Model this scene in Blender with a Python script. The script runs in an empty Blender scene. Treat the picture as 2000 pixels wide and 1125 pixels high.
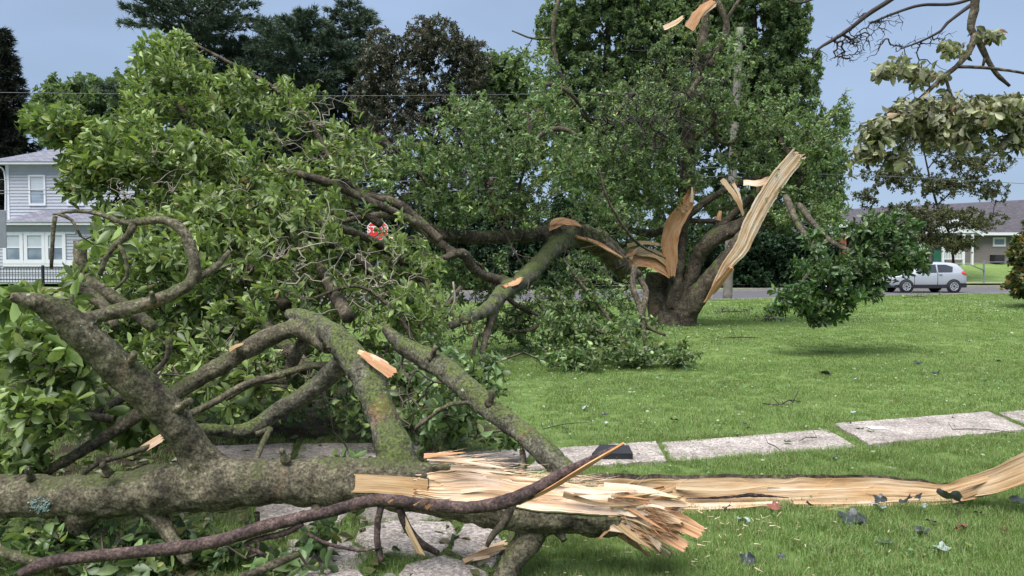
import bpy, math, random
import numpy as np
from mathutils import Vector, Matrix
sc = bpy.context.scene
# ------------------------------------------------------------------ camera
F = 1455.0; CAMZ = 1.5
PIT = math.atan((562.5 - 514.0) / F)
cam = bpy.data.objects.new('camera', bpy.data.cameras.new('camera'))
sc.collection.objects.link(cam)
cam.location = (0, 0, CAMZ); cam.rotation_euler = (math.radians(90) - PIT, 0, 0)
cam.data.sensor_width = 36; cam.data.lens = F / 2000 * 36
cam.data.clip_start = 0.05; cam.data.clip_end = 3000
sc.camera = cam
# ------------------------------------------------------------------ world: overcast sky
SUN_EL, SUN_ROT = math.radians(62), math.radians(-150)
w = bpy.data.worlds.new("World"); sc.world = w; w.use_nodes = True
nt = w.node_tree; nt.nodes.clear()
N = nt.nodes.new; Lk = nt.links.new
sky = N('ShaderNodeTexSky'); sky.sky_type = 'NISHITA'; sky.sun_disc = False
sky.sun_elevation = SUN_EL; sky.sun_rotation = SUN_ROT
bg1 = N('ShaderNodeBackground'); bg1.inputs[1].default_value = 0.035
Lk(sky.outputs[0], bg1.inputs[0])
tc = N('ShaderNodeTexCoord'); sep = N('ShaderNodeSeparateXYZ'); Lk(tc.outputs['Generated'], sep.inputs[0])
ramp = N('ShaderNodeValToRGB')          # CIE overcast: brighter towards the zenith
ramp.color_ramp.elements[0].position = 0.0; ramp.color_ramp.elements[0].color = (0.092, 0.122, 0.172, 1)
ramp.color_ramp.elements[1].position = 1.0; ramp.color_ramp.elements[1].color = (0.43, 0.46, 0.49, 1)
e = ramp.color_ramp.elements.new(0.42); e.color = (0.080, 0.106, 0.152, 1)
Lk(sep.outputs[2], ramp.inputs[0])
nz = N('ShaderNodeTexNoise'); nz.inputs['Scale'].default_value = 1.6; nz.inputs['Detail'].default_value = 4
mp = N('ShaderNodeMapping'); mp.inputs['Scale'].default_value = (1, 1, 2.6)
Lk(tc.outputs['Generated'], mp.inputs[0]); Lk(mp.outputs[0], nz.inputs[0])
mr = N('ShaderNodeMapRange'); mr.inputs[1].default_value = 0.3; mr.inputs[2].default_value = 0.7
mr.inputs[3].default_value = 0.80; mr.inputs[4].default_value = 1.22
Lk(nz.outputs[0], mr.inputs[0])
bg2 = N('ShaderNodeBackground'); Lk(ramp.outputs[0], bg2.inputs[0]); Lk(mr.outputs[0], bg2.inputs[1])
mx = N('ShaderNodeMixShader'); mx.inputs[0].default_value = 0.85
out = N('ShaderNodeOutputWorld')
Lk(bg1.outputs[0], mx.inputs[1]); Lk(bg2.outputs[0], mx.inputs[2]); Lk(mx.outputs[0], out.inputs[0])
sun = bpy.data.objects.new('sun', bpy.data.lights.new('sun', 'SUN')); sc.collection.objects.link(sun)
sun.data.energy = 1.5; sun.data.angle = math.radians(42); sun.data.color = (1.0, 0.98, 0.95)
az = SUN_ROT
sdir = Vector((math.sin(az) * math.cos(SUN_EL), math.cos(az) * math.cos(SUN_EL), math.sin(SUN_EL)))
sun.rotation_euler = sdir.to_track_quat('Z', 'Y').to_euler()
sc.view_settings.view_transform = 'Standard'; sc.view_settings.look = 'None'
sc.view_settings.gamma = 1; sc.view_settings.use_curve_mapping = False
sc.view_settings.exposure = 2.10
sc.cycles.use_denoising = True; sc.cycles.max_bounces = 6; sc.cycles.transparent_max_bounces = 6
# ------------------------------------------------------------------ helpers
COL = sc.collection
rng = np.random.default_rng(7)
cp, sp = math.cos(PIT), math.sin(PIT)
def P(x, y, d):
    dx = (x - 1000.0) / F; dz = (562.5 - y) / F
    t = d / (cp + dz * sp)
    return np.array((dx * t, d, CAMZ + (-sp + dz * cp) * t))
def G(x, y, z=0.0):
    dx = (x - 1000.0) / F; dz = (562.5 - y) / F
    vz = -sp + dz * cp; t = (z - CAMZ) / vz
    return np.array((dx * t, (cp + dz * sp) * t, z))
def Pv(a):  # (n,3) of x,y,d
    a = np.asarray(a, float); dx = (a[:, 0] - 1000) / F; dz = (562.5 - a[:, 1]) / F
    t = a[:, 2] / (cp + dz * sp)
    return np.stack([dx * t, a[:, 2], CAMZ + (-sp + dz * cp) * t], 1)
def smooth(a, b, x):
    t = np.clip((x - a) / (b - a), 0, 1); return t * t * (3 - 2 * t)
def _h(ix, iy, iz, s):
    h = (ix * 374761393 + iy * 668265263 + iz * 1274126177 + s * 362437) & 0xffffffff
    h = ((h ^ (h >> 13)) * 1103515245) & 0xffffffff
    h = ((h ^ (h >> 16)) * 2654435769) & 0xffffffff
    return ((h ^ (h >> 15)) & 0xffffff) / float(0xffffff)
def vn(p, seed=0):
    p = np.asarray(p, float); i = np.floor(p).astype(np.int64); f = p - i; f = f * f * (3 - 2 * f)
    r = 0
    for a in (0, 1):
        for b in (0, 1):
            for c in (0, 1):
                wgt = (f[:, 0] if a else 1 - f[:, 0]) * (f[:, 1] if b else 1 - f[:, 1]) * (f[:, 2] if c else 1 - f[:, 2])
                r = r + wgt * _h(i[:, 0] + a, i[:, 1] + b, i[:, 2] + c, seed)
    return r * 2 - 1
def fbm(p, seed=0, o=3):
    r = 0; a = 1.0; p = np.asarray(p, float)
    for k in range(o): r = r + a * vn(p * 2 ** k, seed + k); a *= .5
    return r
class MB:
    """collects vertices / faces of one mesh"""
    def __init__(s): s.v = []; s.f = []; s.m = []; s.n = 0; s.uv = []; s.a = []
    def add(s, v, f, m=0, uv=None, a=None):
        v = np.asarray(v, float).reshape(-1, 3); f = np.asarray(f, int)
        if len(v) == 0: return
        s.v.append(v); s.f.append(f + s.n); s.m.append(np.full(len(f), m)); s.n += len(v)
        s.uv.append(np.zeros((len(v), 2)) if uv is None else np.asarray(uv, float))
        s.a.append(np.zeros(len(v)) if a is None else np.broadcast_to(np.asarray(a, float), (len(v),)))
    def box(s, x0, x1, y0, y1, z0, z1, m=0):
        v = [(x, y, z) for z in (z0, z1) for x, y in ((x0, y0), (x1, y0), (x1, y1), (x0, y1))]
        s.add(v, [(0, 3, 2, 1), (4, 5, 6, 7), (0, 1, 5, 4), (1, 2, 6, 5), (2, 3, 7, 6), (3, 0, 4, 7)], m)
    def mesh(s, name, mats, sm=False):
        me = bpy.data.meshes.new(name)
        V = np.concatenate(s.v); nl = sum(f.size for f in s.f); nf = sum(len(f) for f in s.f)
        me.vertices.add(len(V)); me.vertices.foreach_set('co', V.ravel())
        me.loops.add(nl); li = np.concatenate([f.ravel() for f in s.f]); me.loops.foreach_set('vertex_index', li.astype(np.int32))
        tot = np.concatenate([np.full(len(f), f.shape[1]) for f in s.f])
        me.polygons.add(nf); st = np.concatenate([[0], np.cumsum(tot)[:-1]])
        me.polygons.foreach_set('loop_start', st.astype(np.int32)); me.polygons.foreach_set('loop_total', tot.astype(np.int32))
        me.polygons.foreach_set('material_index', np.concatenate(s.m).astype(np.int32))
        me.polygons.foreach_set('use_smooth', np.full(nf, sm))
        uvl = me.uv_layers.new(name='uv'); uvl.data.foreach_set('uv', np.concatenate(s.uv)[li].ravel())
        at = me.attributes.new('v', 'FLOAT', 'POINT'); at.data.foreach_set('value', np.concatenate(s.a))
        me.update(calc_edges=True)
        for m in (mats if isinstance(mats, (list, tuple)) else [mats]): me.materials.append(m)
        return me
def link(name, me, parent=None, kind=None):
    o = bpy.data.objects.new(name, me); COL.objects.link(o)
    if parent is not None:
        o.parent = parent
        if parent.type == 'EMPTY' and parent.parent is None:
            o.matrix_parent_inverse = Matrix.Translation(-Vector(parent.location)) if parent.get('_w') else Matrix()
    if kind: o['kind'] = kind
    return o
def put(name, mb, mats, parent=None, kind=None, sm=False):
    return link(name, mb.mesh(name, mats, sm), parent, kind)
def tag(o, label, cat, group=None):
    o['label'] = label; o['category'] = cat
    if group: o['group'] = group
    return o
def thing(name, label, cat, loc=(0, 0, 0), group=None, world=True, kind=None):
    o = bpy.data.objects.new(name, None); COL.objects.link(o); o.location = [float(c) for c in loc]; o.empty_display_size = .2
    if world: o['_w'] = 1
    if kind: o['kind'] = kind; o['label'] = label
    else: tag(o, label, cat, group)
    return o
def nrm(a): return a / np.maximum(np.linalg.norm(a, axis=-1, keepdims=True), 1e-9)
def spline(p, r, step):
    p = np.asarray(p, float); r = np.asarray(r, float)
    if len(p) == 2: p = np.stack([p[0], (p[0] + p[1]) / 2, p[1]]); r = np.array([r[0], (r[0] + r[1]) / 2, r[1]])
    q = np.vstack([2 * p[0] - p[1], p, 2 * p[-1] - p[-2]]); op = []; orr = []
    for i in range(len(p) - 1):
        n = max(1, int(np.linalg.norm(p[i + 1] - p[i]) / step)); t = np.linspace(0, 1, n, endpoint=False)[:, None]
        a, b, c, d = q[i], q[i + 1], q[i + 2], q[i + 3]
        op.append(.5 * (2 * b + (c - a) * t + (2 * a - 5 * b + 4 * c - d) * t ** 2 + (3 * b - a - 3 * c + d) * t ** 3))
        s = t[:, 0]; s = s * s * (3 - 2 * s); orr.append(r[i] * (1 - s) + r[i + 1] * s)
    op.append(p[-1:]); orr.append(r[-1:])
    return np.concatenate(op), np.concatenate(orr)
def frames(p):
    T = nrm(np.gradient(p, axis=0)); n = len(p); U = np.zeros((n, 3))
    u = np.cross(T[0], (0, 0, 1.)); u = u if np.linalg.norm(u) > .1 else np.cross(T[0], (1., 0, 0)); U[0] = u / np.linalg.norm(u)
    for i in range(1, n):
        v = U[i - 1] - T[i] * (U[i - 1] @ T[i]); U[i] = v / np.linalg.norm(v)
    return T, U, np.cross(T, U)
def tube(mb, p, r, sides=8, step=.1, m=0, lump=0., seed=0, a=None, raw=False):
    if not raw: p, r = spline(p, r, step)
    T, U, W = frames(p); n = len(p); th = np.arange(sides) * 2 * math.pi / sides
    R = r[:, None] * np.ones(sides)
    if lump:
        q = p[:, None] + (U[:, None] * np.cos(th)[None, :, None] + W[:, None] * np.sin(th)[None, :, None]) * r[:, None, None]
        R = R * (1 + lump * fbm(q.reshape(-1, 3) * (1.2 / max(r.mean(), .01)), seed).reshape(n, sides))
    v = p[:, None] + (U[:, None] * np.cos(th)[None, :, None] + W[:, None] * np.sin(th)[None, :, None]) * R[:, :, None]
    i = np.arange(n - 1)[:, None] * sides; j = np.arange(sides)[None]; k = (j + 1) % sides
    f = np.stack([i + j, i + k, i + sides + k, i + sides + j], -1).reshape(-1, 4)
    mb.add(v.reshape(-1, 3), f, m, a=a)
    o = mb.n - n * sides
    vv = np.array([p[0], p[-1]]); s0 = mb.n; mb.add(vv, np.zeros((0, 3), int), m)
    fc = [(o + (q + 1) % sides, o + q, s0) for q in range(sides)] + [(o + (n - 1) * sides + q, o + (n - 1) * sides + (q + 1) % sides, s0 + 1) for q in range(sides)]
    mb.f.append(np.array(fc)); mb.m.append(np.full(len(fc), m))
def px(l, step=None):
    """list of (x, y, depth, radius px) -> world points, radii"""
    a = np.array(l, float); return Pv(a[:, :3]), a[:, 3] * a[:, 2] / F
# ------------------------------------------------------------------ materials
def mat(name):
    m = bpy.data.materials.new(name); m.use_nodes = True; t = m.node_tree
    return m, t, t.nodes['Principled BSDF']
def nd(t, ty, **kw):
    n = t.nodes.new(ty)
    for k, v in kw.items():
        if k.startswith('i_'):
            n.inputs[k[2:].replace('_', ' ')].default_value = v
        else: setattr(n, k, v)
    return n
def rampn(t, stops, fac=None):
    r = nd(t, 'ShaderNodeValToRGB'); el = r.color_ramp.elements
    el[0].position, el[0].color = stops[0][0], (*stops[0][1], 1)
    el[1].position, el[1].color = stops[-1][0], (*stops[-1][1], 1)
    for p, c in stops[1:-1]: e = el.new(p); e.color = (*c, 1)
    if fac is not None: t.links.new(fac, r.inputs[0])
    return r
def noise(t, scale, detail=4, vec=None, rough=.55):
    n = nd(t, 'ShaderNodeTexNoise'); n.inputs['Scale'].default_value = scale; n.inputs['Detail'].default_value = detail
    n.inputs['Roughness'].default_value = rough
    if vec is not None: t.links.new(vec, n.inputs['Vector'])
    return n
def mixc(t, fac, a, b, mode='MIX'):
    m = nd(t, 'ShaderNodeMix', data_type='RGBA', blend_type=mode)
    for s, i in ((fac, 0), (a, 6), (b, 7)):
        if isinstance(s, (int, float)): m.inputs[i].default_value = s
        elif isinstance(s, tuple): m.inputs[i].default_value = (*s, 1)
        else: t.links.new(s, m.inputs[i])
    return m.outputs[2]
def bump(t, b, h, s=.3, d=.01):
    n = nd(t, 'ShaderNodeBump'); n.inputs['Strength'].default_value = s; n.inputs['Distance'].default_value = d
    t.links.new(h, n.inputs['Height']); t.links.new(n.outputs[0], b.inputs['Normal'])
def objc(t): return nd(t, 'ShaderNodeTexCoord').outputs['Object']
def plain(name, c, rough=.6, var=0.12, scale=8, metal=0, spec=.4):
    m, t, b = mat(name); v = objc(t); n = noise(t, scale, 4, v)
    r = rampn(t, [(.3, tuple(x * (1 - var) for x in c)), (.7, tuple(min(1, x * (1 + var)) for x in c))], n.outputs[0])
    t.links.new(r.outputs[0], b.inputs['Base Color']); b.inputs['Roughness'].default_value = rough
    b.inputs['Metallic'].default_value = metal; b.inputs['Specular IOR Level'].default_value = spec
    return m
def leafmat(name, stops, back=1.6, backc=(.85, 1, .8), trans=.3, rough=.42, spec=.45):
    m, t, b = mat(name)
    at = nd(t, 'ShaderNodeAttribute', attribute_name='v'); oi = nd(t, 'ShaderNodeObjectInfo')
    ad = nd(t, 'ShaderNodeMath', operation='ADD'); t.links.new(at.outputs['Fac'], ad.inputs[0]); t.links.new(oi.outputs['Random'], ad.inputs[1])
    fr = nd(t, 'ShaderNodeMath', operation='FRACT'); t.links.new(ad.outputs[0], fr.inputs[0])
    r = rampn(t, stops, fr.outputs[0])
    n = noise(t, 40, 2, objc(t)); c = mixc(t, .35, r.outputs[0], n.outputs[0], 'OVERLAY')
    geo = nd(t, 'ShaderNodeNewGeometry')
    cb = mixc(t, 1.0, c, tuple(back * x for x in backc), 'MULTIPLY')
    cc = mixc(t, geo.outputs['Backfacing'], c, cb)
    t.links.new(cc, b.inputs['Base Color']); b.inputs['Roughness'].default_value = rough; b.inputs['Specular IOR Level'].default_value = spec
    tr = nd(t, 'ShaderNodeBsdfTranslucent'); t.links.new(mixc(t, 1.0, c, (1.35, 1.45, .75), 'MULTIPLY'), tr.inputs[0])
    mxs = nd(t, 'ShaderNodeMixShader'); mxs.inputs[0].default_value = trans
    t.links.new(b.outputs[0], mxs.inputs[1]); t.links.new(tr.outputs[0], mxs.inputs[2])
    t.links.new(mxs.outputs[0], t.nodes['Material Output'].inputs[0])
    return m
def barkmat(name, base, dark, mossy=.5, scar=(.30, .15, .08), scale=1., lichen=True, moss=(.075, .11, .02)):
    m, t, b = mat(name); v = objc(t)
    n1 = noise(t, 9 * scale, 6, v, .65); n2 = noise(t, 70 * scale, 5, v, .7); n3 = noise(t, 3.2 * scale, 4, v)
    c = rampn(t, [(.32, dark), (.52, base), (.72, tuple(x * 1.7 for x in base))], n1.outputs[0]).outputs[0]
    f2 = rampn(t, [(.36, (.25,) * 3), (.52, (1.,) * 3), (.66, (1.9,) * 3)], n2.outputs[0]).outputs[0]
    c = mixc(t, .9, c, f2, 'MULTIPLY')
    n7 = noise(t, 22 * scale, 4, v, .7); c = mixc(t, .7, c, rampn(t, [(.38, (.55, .5, .45)), (.6, (1.3, 1.3, 1.25))], n7.outputs[0]).outputs[0], 'MULTIPLY')
    sf = rampn(t, [(.64, (0,) * 3), (.74, (.8,) * 3)], n3.outputs[0]).outputs[0]
    c = mixc(t, sf, c, mixc(t, .6, scar, f2, 'MULTIPLY'))
    # moss on upward faces
    geo = nd(t, 'ShaderNodeNewGeometry'); sx = nd(t, 'ShaderNodeSeparateXYZ'); t.links.new(geo.outputs['Normal'], sx.inputs[0])
    n4 = noise(t, 4.5 * scale, 7, v, .7)
    ma = nd(t, 'ShaderNodeMath', operation='MULTIPLY_ADD'); t.links.new(sx.outputs[2], ma.inputs[0]); ma.inputs[1].default_value = .16; t.links.new(n4.outputs[0], ma.inputs[2])
    lo = .78 - .28 * mossy
    mf = rampn(t, [(lo, (0,) * 3), (lo + .10, (1,) * 3)], ma.outputs[0]).outputs[0]
    mf2 = mixc(t, 1., mf, rampn(t, [(.40, (.15,) * 3), (.55, (1,) * 3)], n2.outputs[0]).outputs[0], 'MULTIPLY')
    mcol = rampn(t, [(.3, tuple(x * .5 for x in moss)), (.7, tuple(x * 1.5 for x in moss))], n2.outputs[0]).outputs[0]
    c = mixc(t, mf2, c, mcol)
    if lichen:
        vo = noise(t, 26 * scale, 3, v, .8); ms = noise(t, 2.1 * scale, 2, v)
        l1 = rampn(t, [(.66, (0,) * 3), (.69, (1,) * 3)], vo.outputs[0]).outputs[0]
        l2 = rampn(t, [(.5, (0,) * 3), (.62, (.9,) * 3)], ms.outputs[0]).outputs[0]
        c = mixc(t, mixc(t, 1., l1, l2, 'MULTIPLY'), c, (.36, .40, .33))
    t.links.new(c, b.inputs['Base Color']); b.inputs['Roughness'].default_value = .85; b.inputs['Specular IOR Level'].default_value = .25
    hh = mixc(t, .5, n1.outputs[0], n2.outputs[0]); hh = mixc(t, .25, hh, mf2, 'ADD')
    bump(t, b, hh, .9, .012 / scale)
    return m
def woodmat(name, c1, c2, c3, sc_=1.):
    m, t, b = mat(name); uv = nd(t, 'ShaderNodeTexCoord').outputs['UV']
    mp = nd(t, 'ShaderNodeMapping'); mp.inputs['Scale'].default_value = (4 * sc_, 95 * sc_, 1); t.links.new(uv, mp.inputs[0])
    n = noise(t, 1., 8, mp.outputs[0], .75)
    mp2 = nd(t, 'ShaderNodeMapping'); mp2.inputs['Scale'].default_value = (2.5 * sc_, 7 * sc_, 1); t.links.new(uv, mp2.inputs[0])
    n2 = noise(t, 1., 3, mp2.outputs[0])
    c = rampn(t, [(.30, c3), (.45, c2), (.62, c1)], n.outputs[0]).outputs[0]
    k = rampn(t, [(.40, (1.04, 1.04, 1.08)), (.60, (.92, .76, .58)), (.78, (.62, .45, .30))], n2.outputs[0]).outputs[0]
    c = mixc(t, .85, c, k, 'MULTIPLY')
    mp3 = nd(t, 'ShaderNodeMapping'); mp3.inputs['Scale'].default_value = (1.6 * sc_, 150 * sc_, 1); t.links.new(uv, mp3.inputs[0])
    n3 = noise(t, 1., 2, mp3.outputs[0]); c = mixc(t, .9, c, rampn(t, [(.30, (.42, .30, .20)), (.37, (1, 1, 1))], n3.outputs[0]).outputs[0], 'MULTIPLY')
    t.links.new(c, b.inputs['Base Color']); b.inputs['Roughness'].default_value = .7; b.inputs['Specular IOR Level'].default_value = .25
    bump(t, b, n.outputs[0], .5, .006)
    return m
M = {}
M['bark'] = barkmat('mossy_bark', (.112, .098, .068), (.034, .029, .021), .66, (.17, .10, .065), moss=(.064, .080, .024))
M['bark_moss'] = barkmat('very_mossy_bark', (.112, .106, .080), (.032, .030, .022), .90, moss=(.085, .11, .026))
M['bark_far'] = barkmat('tree_bark', (.080, .066, .048), (.022, .018, .014), .5, (.14, .095, .06), scale=.5)
M['bark_bg'] = plain('background_bark', (.045, .038, .032), .9, .3, 2)
M['bark_red'] = barkmat('smooth_purple_bark', (.075, .05, .047), (.022, .015, .017), .1, (.16, .13, .11), 1.2, False)
M['bark_twig'] = plain('twig_bark', (.085, .066, .05), .85, .45, 5)
M['bark_dark'] = plain('dark_twig_bark', (.030, .022, .022), .8, .4, 6)
M['twig_pale'] = plain('pale_twig', (.25, .21, .17), .8, .25, 6)
M['wood'] = woodmat('fresh_torn_wood', (.66, .535, .42), (.58, .445, .325), (.33, .195, .12))
M['wood_tan'] = woodmat('tan_split_wood', (.48, .365, .23), (.38, .27, .16), (.17, .10, .055))
M['wood_org'] = woodmat('orange_split_wood', (.52, .33, .20), (.42, .23, .125), (.20, .09, .045))
M['lf_a'] = leafmat('magnolia_leaf', [(0, (.064, .092, .034)), (.3, (.104, .148, .044)), (.65, (.155, .212, .064)), (.93, (.225, .29, .098)), (.985, (.24, .26, .08)), (1, (.24, .15, .06))], 1.75, (1, 1, 1.05))
M['lf_b'] = leafmat('mid_green_leaf', [(0, (.056, .088, .040)), (.4, (.096, .140, .058)), (.8, (.155, .212, .082)), (.97, (.22, .27, .09)), (1, (.20, .15, .05))], 1.7, (.9, 1, .95))
M['lf_bough'] = leafmat('dark_glossy_leaf', [(0, (.034, .060, .026)), (.5, (.056, .094, .036)), (.9, (.09, .14, .045)), (1, (.14, .20, .055))], 1.5, (.8, 1, .8), .25, .38)
M['lf_dry'] = leafmat('wilted_leaf', [(0, (.07, .065, .04)), (.3, (.125, .13, .075)), (.6, (.19, .195, .12)), (.97, (.34, .35, .20)), (1, (.40, .20, .15))], 1.25, (1, 1, .95), .25, .5)
M['lf_dark'] = leafmat('evergreen_leaf', [(0, (.030, .042, .030)), (.55, (.052, .070, .044)), (.8, (.085, .078, .055)), (1, (.11, .062, .052))], 1.5, (1.05, .9, .8), .2)
M['lf_tree'] = leafmat('far_green_leaf', [(0, (.062, .098, .052)), (.4, (.105, .150, .078)), (1, (.18, .23, .11))], 1.3, (.95, 1, .95), .45, .55, .25)
M['lf_tree2'] = leafmat('olive_far_leaf', [(0, (.045, .058, .028)), (.5, (.075, .085, .038)), (1, (.12, .12, .055))], 1.3, (1, 1, .9), .25, .55, .25)
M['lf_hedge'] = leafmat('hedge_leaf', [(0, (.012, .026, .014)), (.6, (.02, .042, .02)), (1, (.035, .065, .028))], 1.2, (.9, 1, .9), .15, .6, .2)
M['pine'] = leafmat('pine_needles', [(0, (.036, .056, .042)), (.5, (.056, .084, .056)), (1, (.09, .125, .078))], 1.1, (1, 1, 1), .1, .6, .2)
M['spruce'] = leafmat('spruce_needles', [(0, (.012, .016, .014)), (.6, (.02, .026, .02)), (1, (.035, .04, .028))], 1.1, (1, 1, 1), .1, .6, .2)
M['lf_shrub'] = leafmat('bronze_green_leaf', [(0, (.03, .055, .02)), (.5, (.06, .09, .03)), (.8, (.12, .13, .04)), (1, (.28, .15, .05))], 1.5, (1, .8, .6))
M['grass'] = leafmat('grass_blade', [(0, (.12, .180, .054)), (.4, (.160, .240, .072)), (.8, (.205, .29, .096)), (.90, (.27, .31, .14)), (1, (.26, .22, .12))], 1.0, (1, 1, 1), .35, .5, .3)
M['asphalt'] = plain('asphalt', (.085, .083, .092), .85, .15, 3)
M['kerb'] = plain('kerb_concrete', (.27, .245, .22), .85, .15, 4)
M['white'] = plain('white_paint', (.60, .61, .64), .5, .04, 3)
M['siding'] = plain('pale_blue_grey_siding', (.36, .375, .42), .6, .05, 1.5)
M['siding_tan'] = plain('tan_siding', (.19, .165, .15), .7, .06, 1.5)
M['iron'] = plain('black_iron', (.012, .012, .015), .5, .2, 6)
M['grey_metal'] = plain('grey_metal', (.17, .18, .21), .45, .1, 5)
M['black'] = plain('black_plastic', (.018, .018, .022), .55, .2, 8)
M['silver'] = plain('silver_car_paint', (.42, .44, .48), .28, .02, 2, .35)
M['tyre'] = plain('tyre_rubber', (.016, .016, .017), .8, .2, 8)
M['rim'] = plain('alloy', (.55, .56, .58), .35, .05, 4, .6)
M['red_lens'] = plain('red_lens', (.65, .05, .03), .25, .05, 4)
M['pole'] = plain('weathered_pole_wood', (.15, .135, .12), .85, .25, 5)
M['red_sign'] = plain('red_sign_sheet', (.60, .03, .035), .4, .05, 4)
M['brick'] = plain('red_brick', (.30, .09, .06), .85, .2, 6)
M['green_door'] = plain('dark_green_panel', (.02, .10, .07), .6, .1, 4)
M['wire'] = plain('wire', (.09, .095, .11), .5, .1, 1)
M['leaf_black'] = leafmat('dark_fallen_leaf', [(0, (.022, .028, .028)), (.6, (.035, .045, .045)), (1, (.06, .065, .07))], 1.6, (1, 1, 1), .05, .35)
M['leaf_pale'] = leafmat('pale_leaf_underside', [(0, (.25, .31, .30)), (1, (.34, .38, .37))], 1., (1, 1, 1), .1)
M['leaf_red'] = leafmat('red_brown_leaf', [(0, (.12, .04, .03)), (1, (.22, .07, .05))], 1., (1, 1, 1), .1)
M['gutter'] = plain('grey_gutter_metal', (.34, .35, .37), .4, .08, 6, .3)
M['paper'] = plain('white_scrap', (.6, .62, .64), .6, .05, 10)
def glassmat():
    m, t, b = mat('window_glass'); v = objc(t); n = noise(t, .8, 2, v)
    r = rampn(t, [(.35, (.10, .13, .17)), (.65, (.26, .31, .37))], n.outputs[0]); t.links.new(r.outputs[0], b.inputs['Base Color'])
    b.inputs['Roughness'].default_value = .12; b.inputs['Specular IOR Level'].default_value = .8; return m
M['glass'] = glassmat()
M['blind'] = plain('pale_window_blind', (.42, .46, .50), .5, .06, 2)
m, t, b = mat('car_glass'); b.inputs['Base Color'].default_value = (.02, .025, .03, 1); b.inputs['Roughness'].default_value = .05; b.inputs['Specular IOR Level'].default_value = .9; M['car_glass'] = m
def roofmat(name, c):
    m, t, b = mat(name); v = objc(t)
    br = nd(t, 'ShaderNodeTexBrick'); br.inputs['Scale'].default_value = 1.0; br.inputs['Brick Width'].default_value = .33; br.inputs['Row Height'].default_value = .14
    br.inputs['Mortar Size'].default_value = .012
    br.inputs['Color1'].default_value = (*[x * .75 for x in c], 1); br.inputs['Color2'].default_value = (*[x * 1.3 for x in c], 1); br.inputs['Mortar'].default_value = (*[x * .4 for x in c], 1)
    mp = nd(t, 'ShaderNodeMapping'); mp.inputs['Rotation'].default_value = (math.radians(-65), 0, 0); t.links.new(v, mp.inputs[0]); t.links.new(mp.outputs[0], br.inputs[0])
    t.links.new(br.outputs[0], b.inputs['Base Color']); b.inputs['Roughness'].default_value = .9; return m
M['roof'] = roofmat('grey_shingle', (.15, .15, .185)); M['roof_b'] = roofmat('brown_shingle', (.062, .054, .066))
def concmat():
    m, t, b = mat('exposed_aggregate_concrete'); v = objc(t)
    vo = nd(t, 'ShaderNodeTexVoronoi'); vo.inputs['Scale'].default_value = 75; t.links.new(v, vo.inputs[0])
    n = noise(t, 3, 5, v); n2 = noise(t, 60, 3, v, .8)
    c = rampn(t, [(.3, (.20, .175, .16)), (.7, (.40, .36, .34))], n.outputs[0]).outputs[0]
    pc = nd(t, 'ShaderNodeSeparateColor'); t.links.new(vo.outputs['Color'], pc.inputs[0])
    pe = rampn(t, [(0, (.45, .42, .42)), (.6, (1, .98, .96)), (1, (1.55, 1.5, 1.45))], pc.outputs[0]).outputs[0]
    c = mixc(t, .85, c, pe, 'MULTIPLY')
    c = mixc(t, .5, c, rampn(t, [(.35, (.6, .55, .5)), (.6, (1.2,) * 3)], n2.outputs[0]).outputs[0], 'MULTIPLY')
    n5 = noise(t, 5.5, 7, v, .7); c = mixc(t, rampn(t, [(.56, (0,) * 3), (.70, (.75,) * 3)], n5.outputs[0]).outputs[0], c, (.075, .070, .045))
    t.links.new(c, b.inputs['Base Color']); b.inputs['Roughness'].default_value = .85
    bump(t, b, vo.outputs['Distance'], .6, .006); return m
M['conc'] = concmat()
def lawnmat():
    m, t, b = mat('lawn'); v = objc(t)
    n1 = noise(t, .35, 5, v, .6); n2 = noise(t, 9, 6, v, .75); n3 = noise(t, 90, 4, v, .8)
    c = rampn(t, [(.3, (.120, .180, .052)), (.55, (.162, .236, .068)), (.75, (.205, .275, .085))], n1.outputs[0]).outputs[0]
    c = mixc(t, .75, c, rampn(t, [(.3, (.45, .5, .45)), (.55, (1,) * 3), (.72, (1.5, 1.35, 1.2))], n2.outputs[0]).outputs[0], 'MULTIPLY')
    c = mixc(t, .8, c, rampn(t, [(.35, (.4,) * 3), (.6, (1.25,) * 3)], n3.outputs[0]).outputs[0], 'MULTIPLY')
    # bare litter-strewn soil under the fallen crown
    sx = nd(t, 'ShaderNodeSeparateXYZ'); t.links.new(v, sx.inputs[0])
    wob = noise(t, 1.3, 4, v)
    ma = nd(t, 'ShaderNodeMath', operation='MULTIPLY_ADD'); t.links.new(wob.outputs[0], ma.inputs[0]); ma.inputs[1].default_value = 2.0; t.links.new(sx.outputs[0], ma.inputs[2])
    f = nd(t, 'ShaderNodeMapRange'); t.links.new(ma.outputs[0], f.inputs[0]); f.inputs[1].default_value = .3; f.inputs[2].default_value = 1.0; f.inputs[3].default_value = 1; f.inputs[4].default_value = 0
    f2 = nd(t, 'ShaderNodeMapRange'); t.links.new(sx.outputs[1], f2.inputs[0]); f2.inputs[1].default_value = 3.9; f2.inputs[2].default_value = 4.6
    f3 = nd(t, 'ShaderNodeMapRange'); t.links.new(sx.outputs[1], f3.inputs[0]); f3.inputs[1].default_value = 9.5; f3.inputs[2].default_value = 11; f3.inputs[3].default_value = 1; f3.inputs[4].default_value = 0
    g = mixc(t, 1., mixc(t, 1., f.outputs[0], f2.outputs[0], 'MULTIPLY'), f3.outputs[0], 'MULTIPLY')
    soil = rampn(t, [(.35, (.02, .016, .011)), (.65, (.06, .046, .03))], n2.outputs[0]).outputs[0]
    c = mixc(t, g, c, soil)
    t.links.new(c, b.inputs['Base Color']); b.inputs['Roughness'].default_value = .9; b.inputs['Specular IOR Level'].default_value = .15
    bump(t, b, n3.outputs[0], .8, .02); return m
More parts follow.
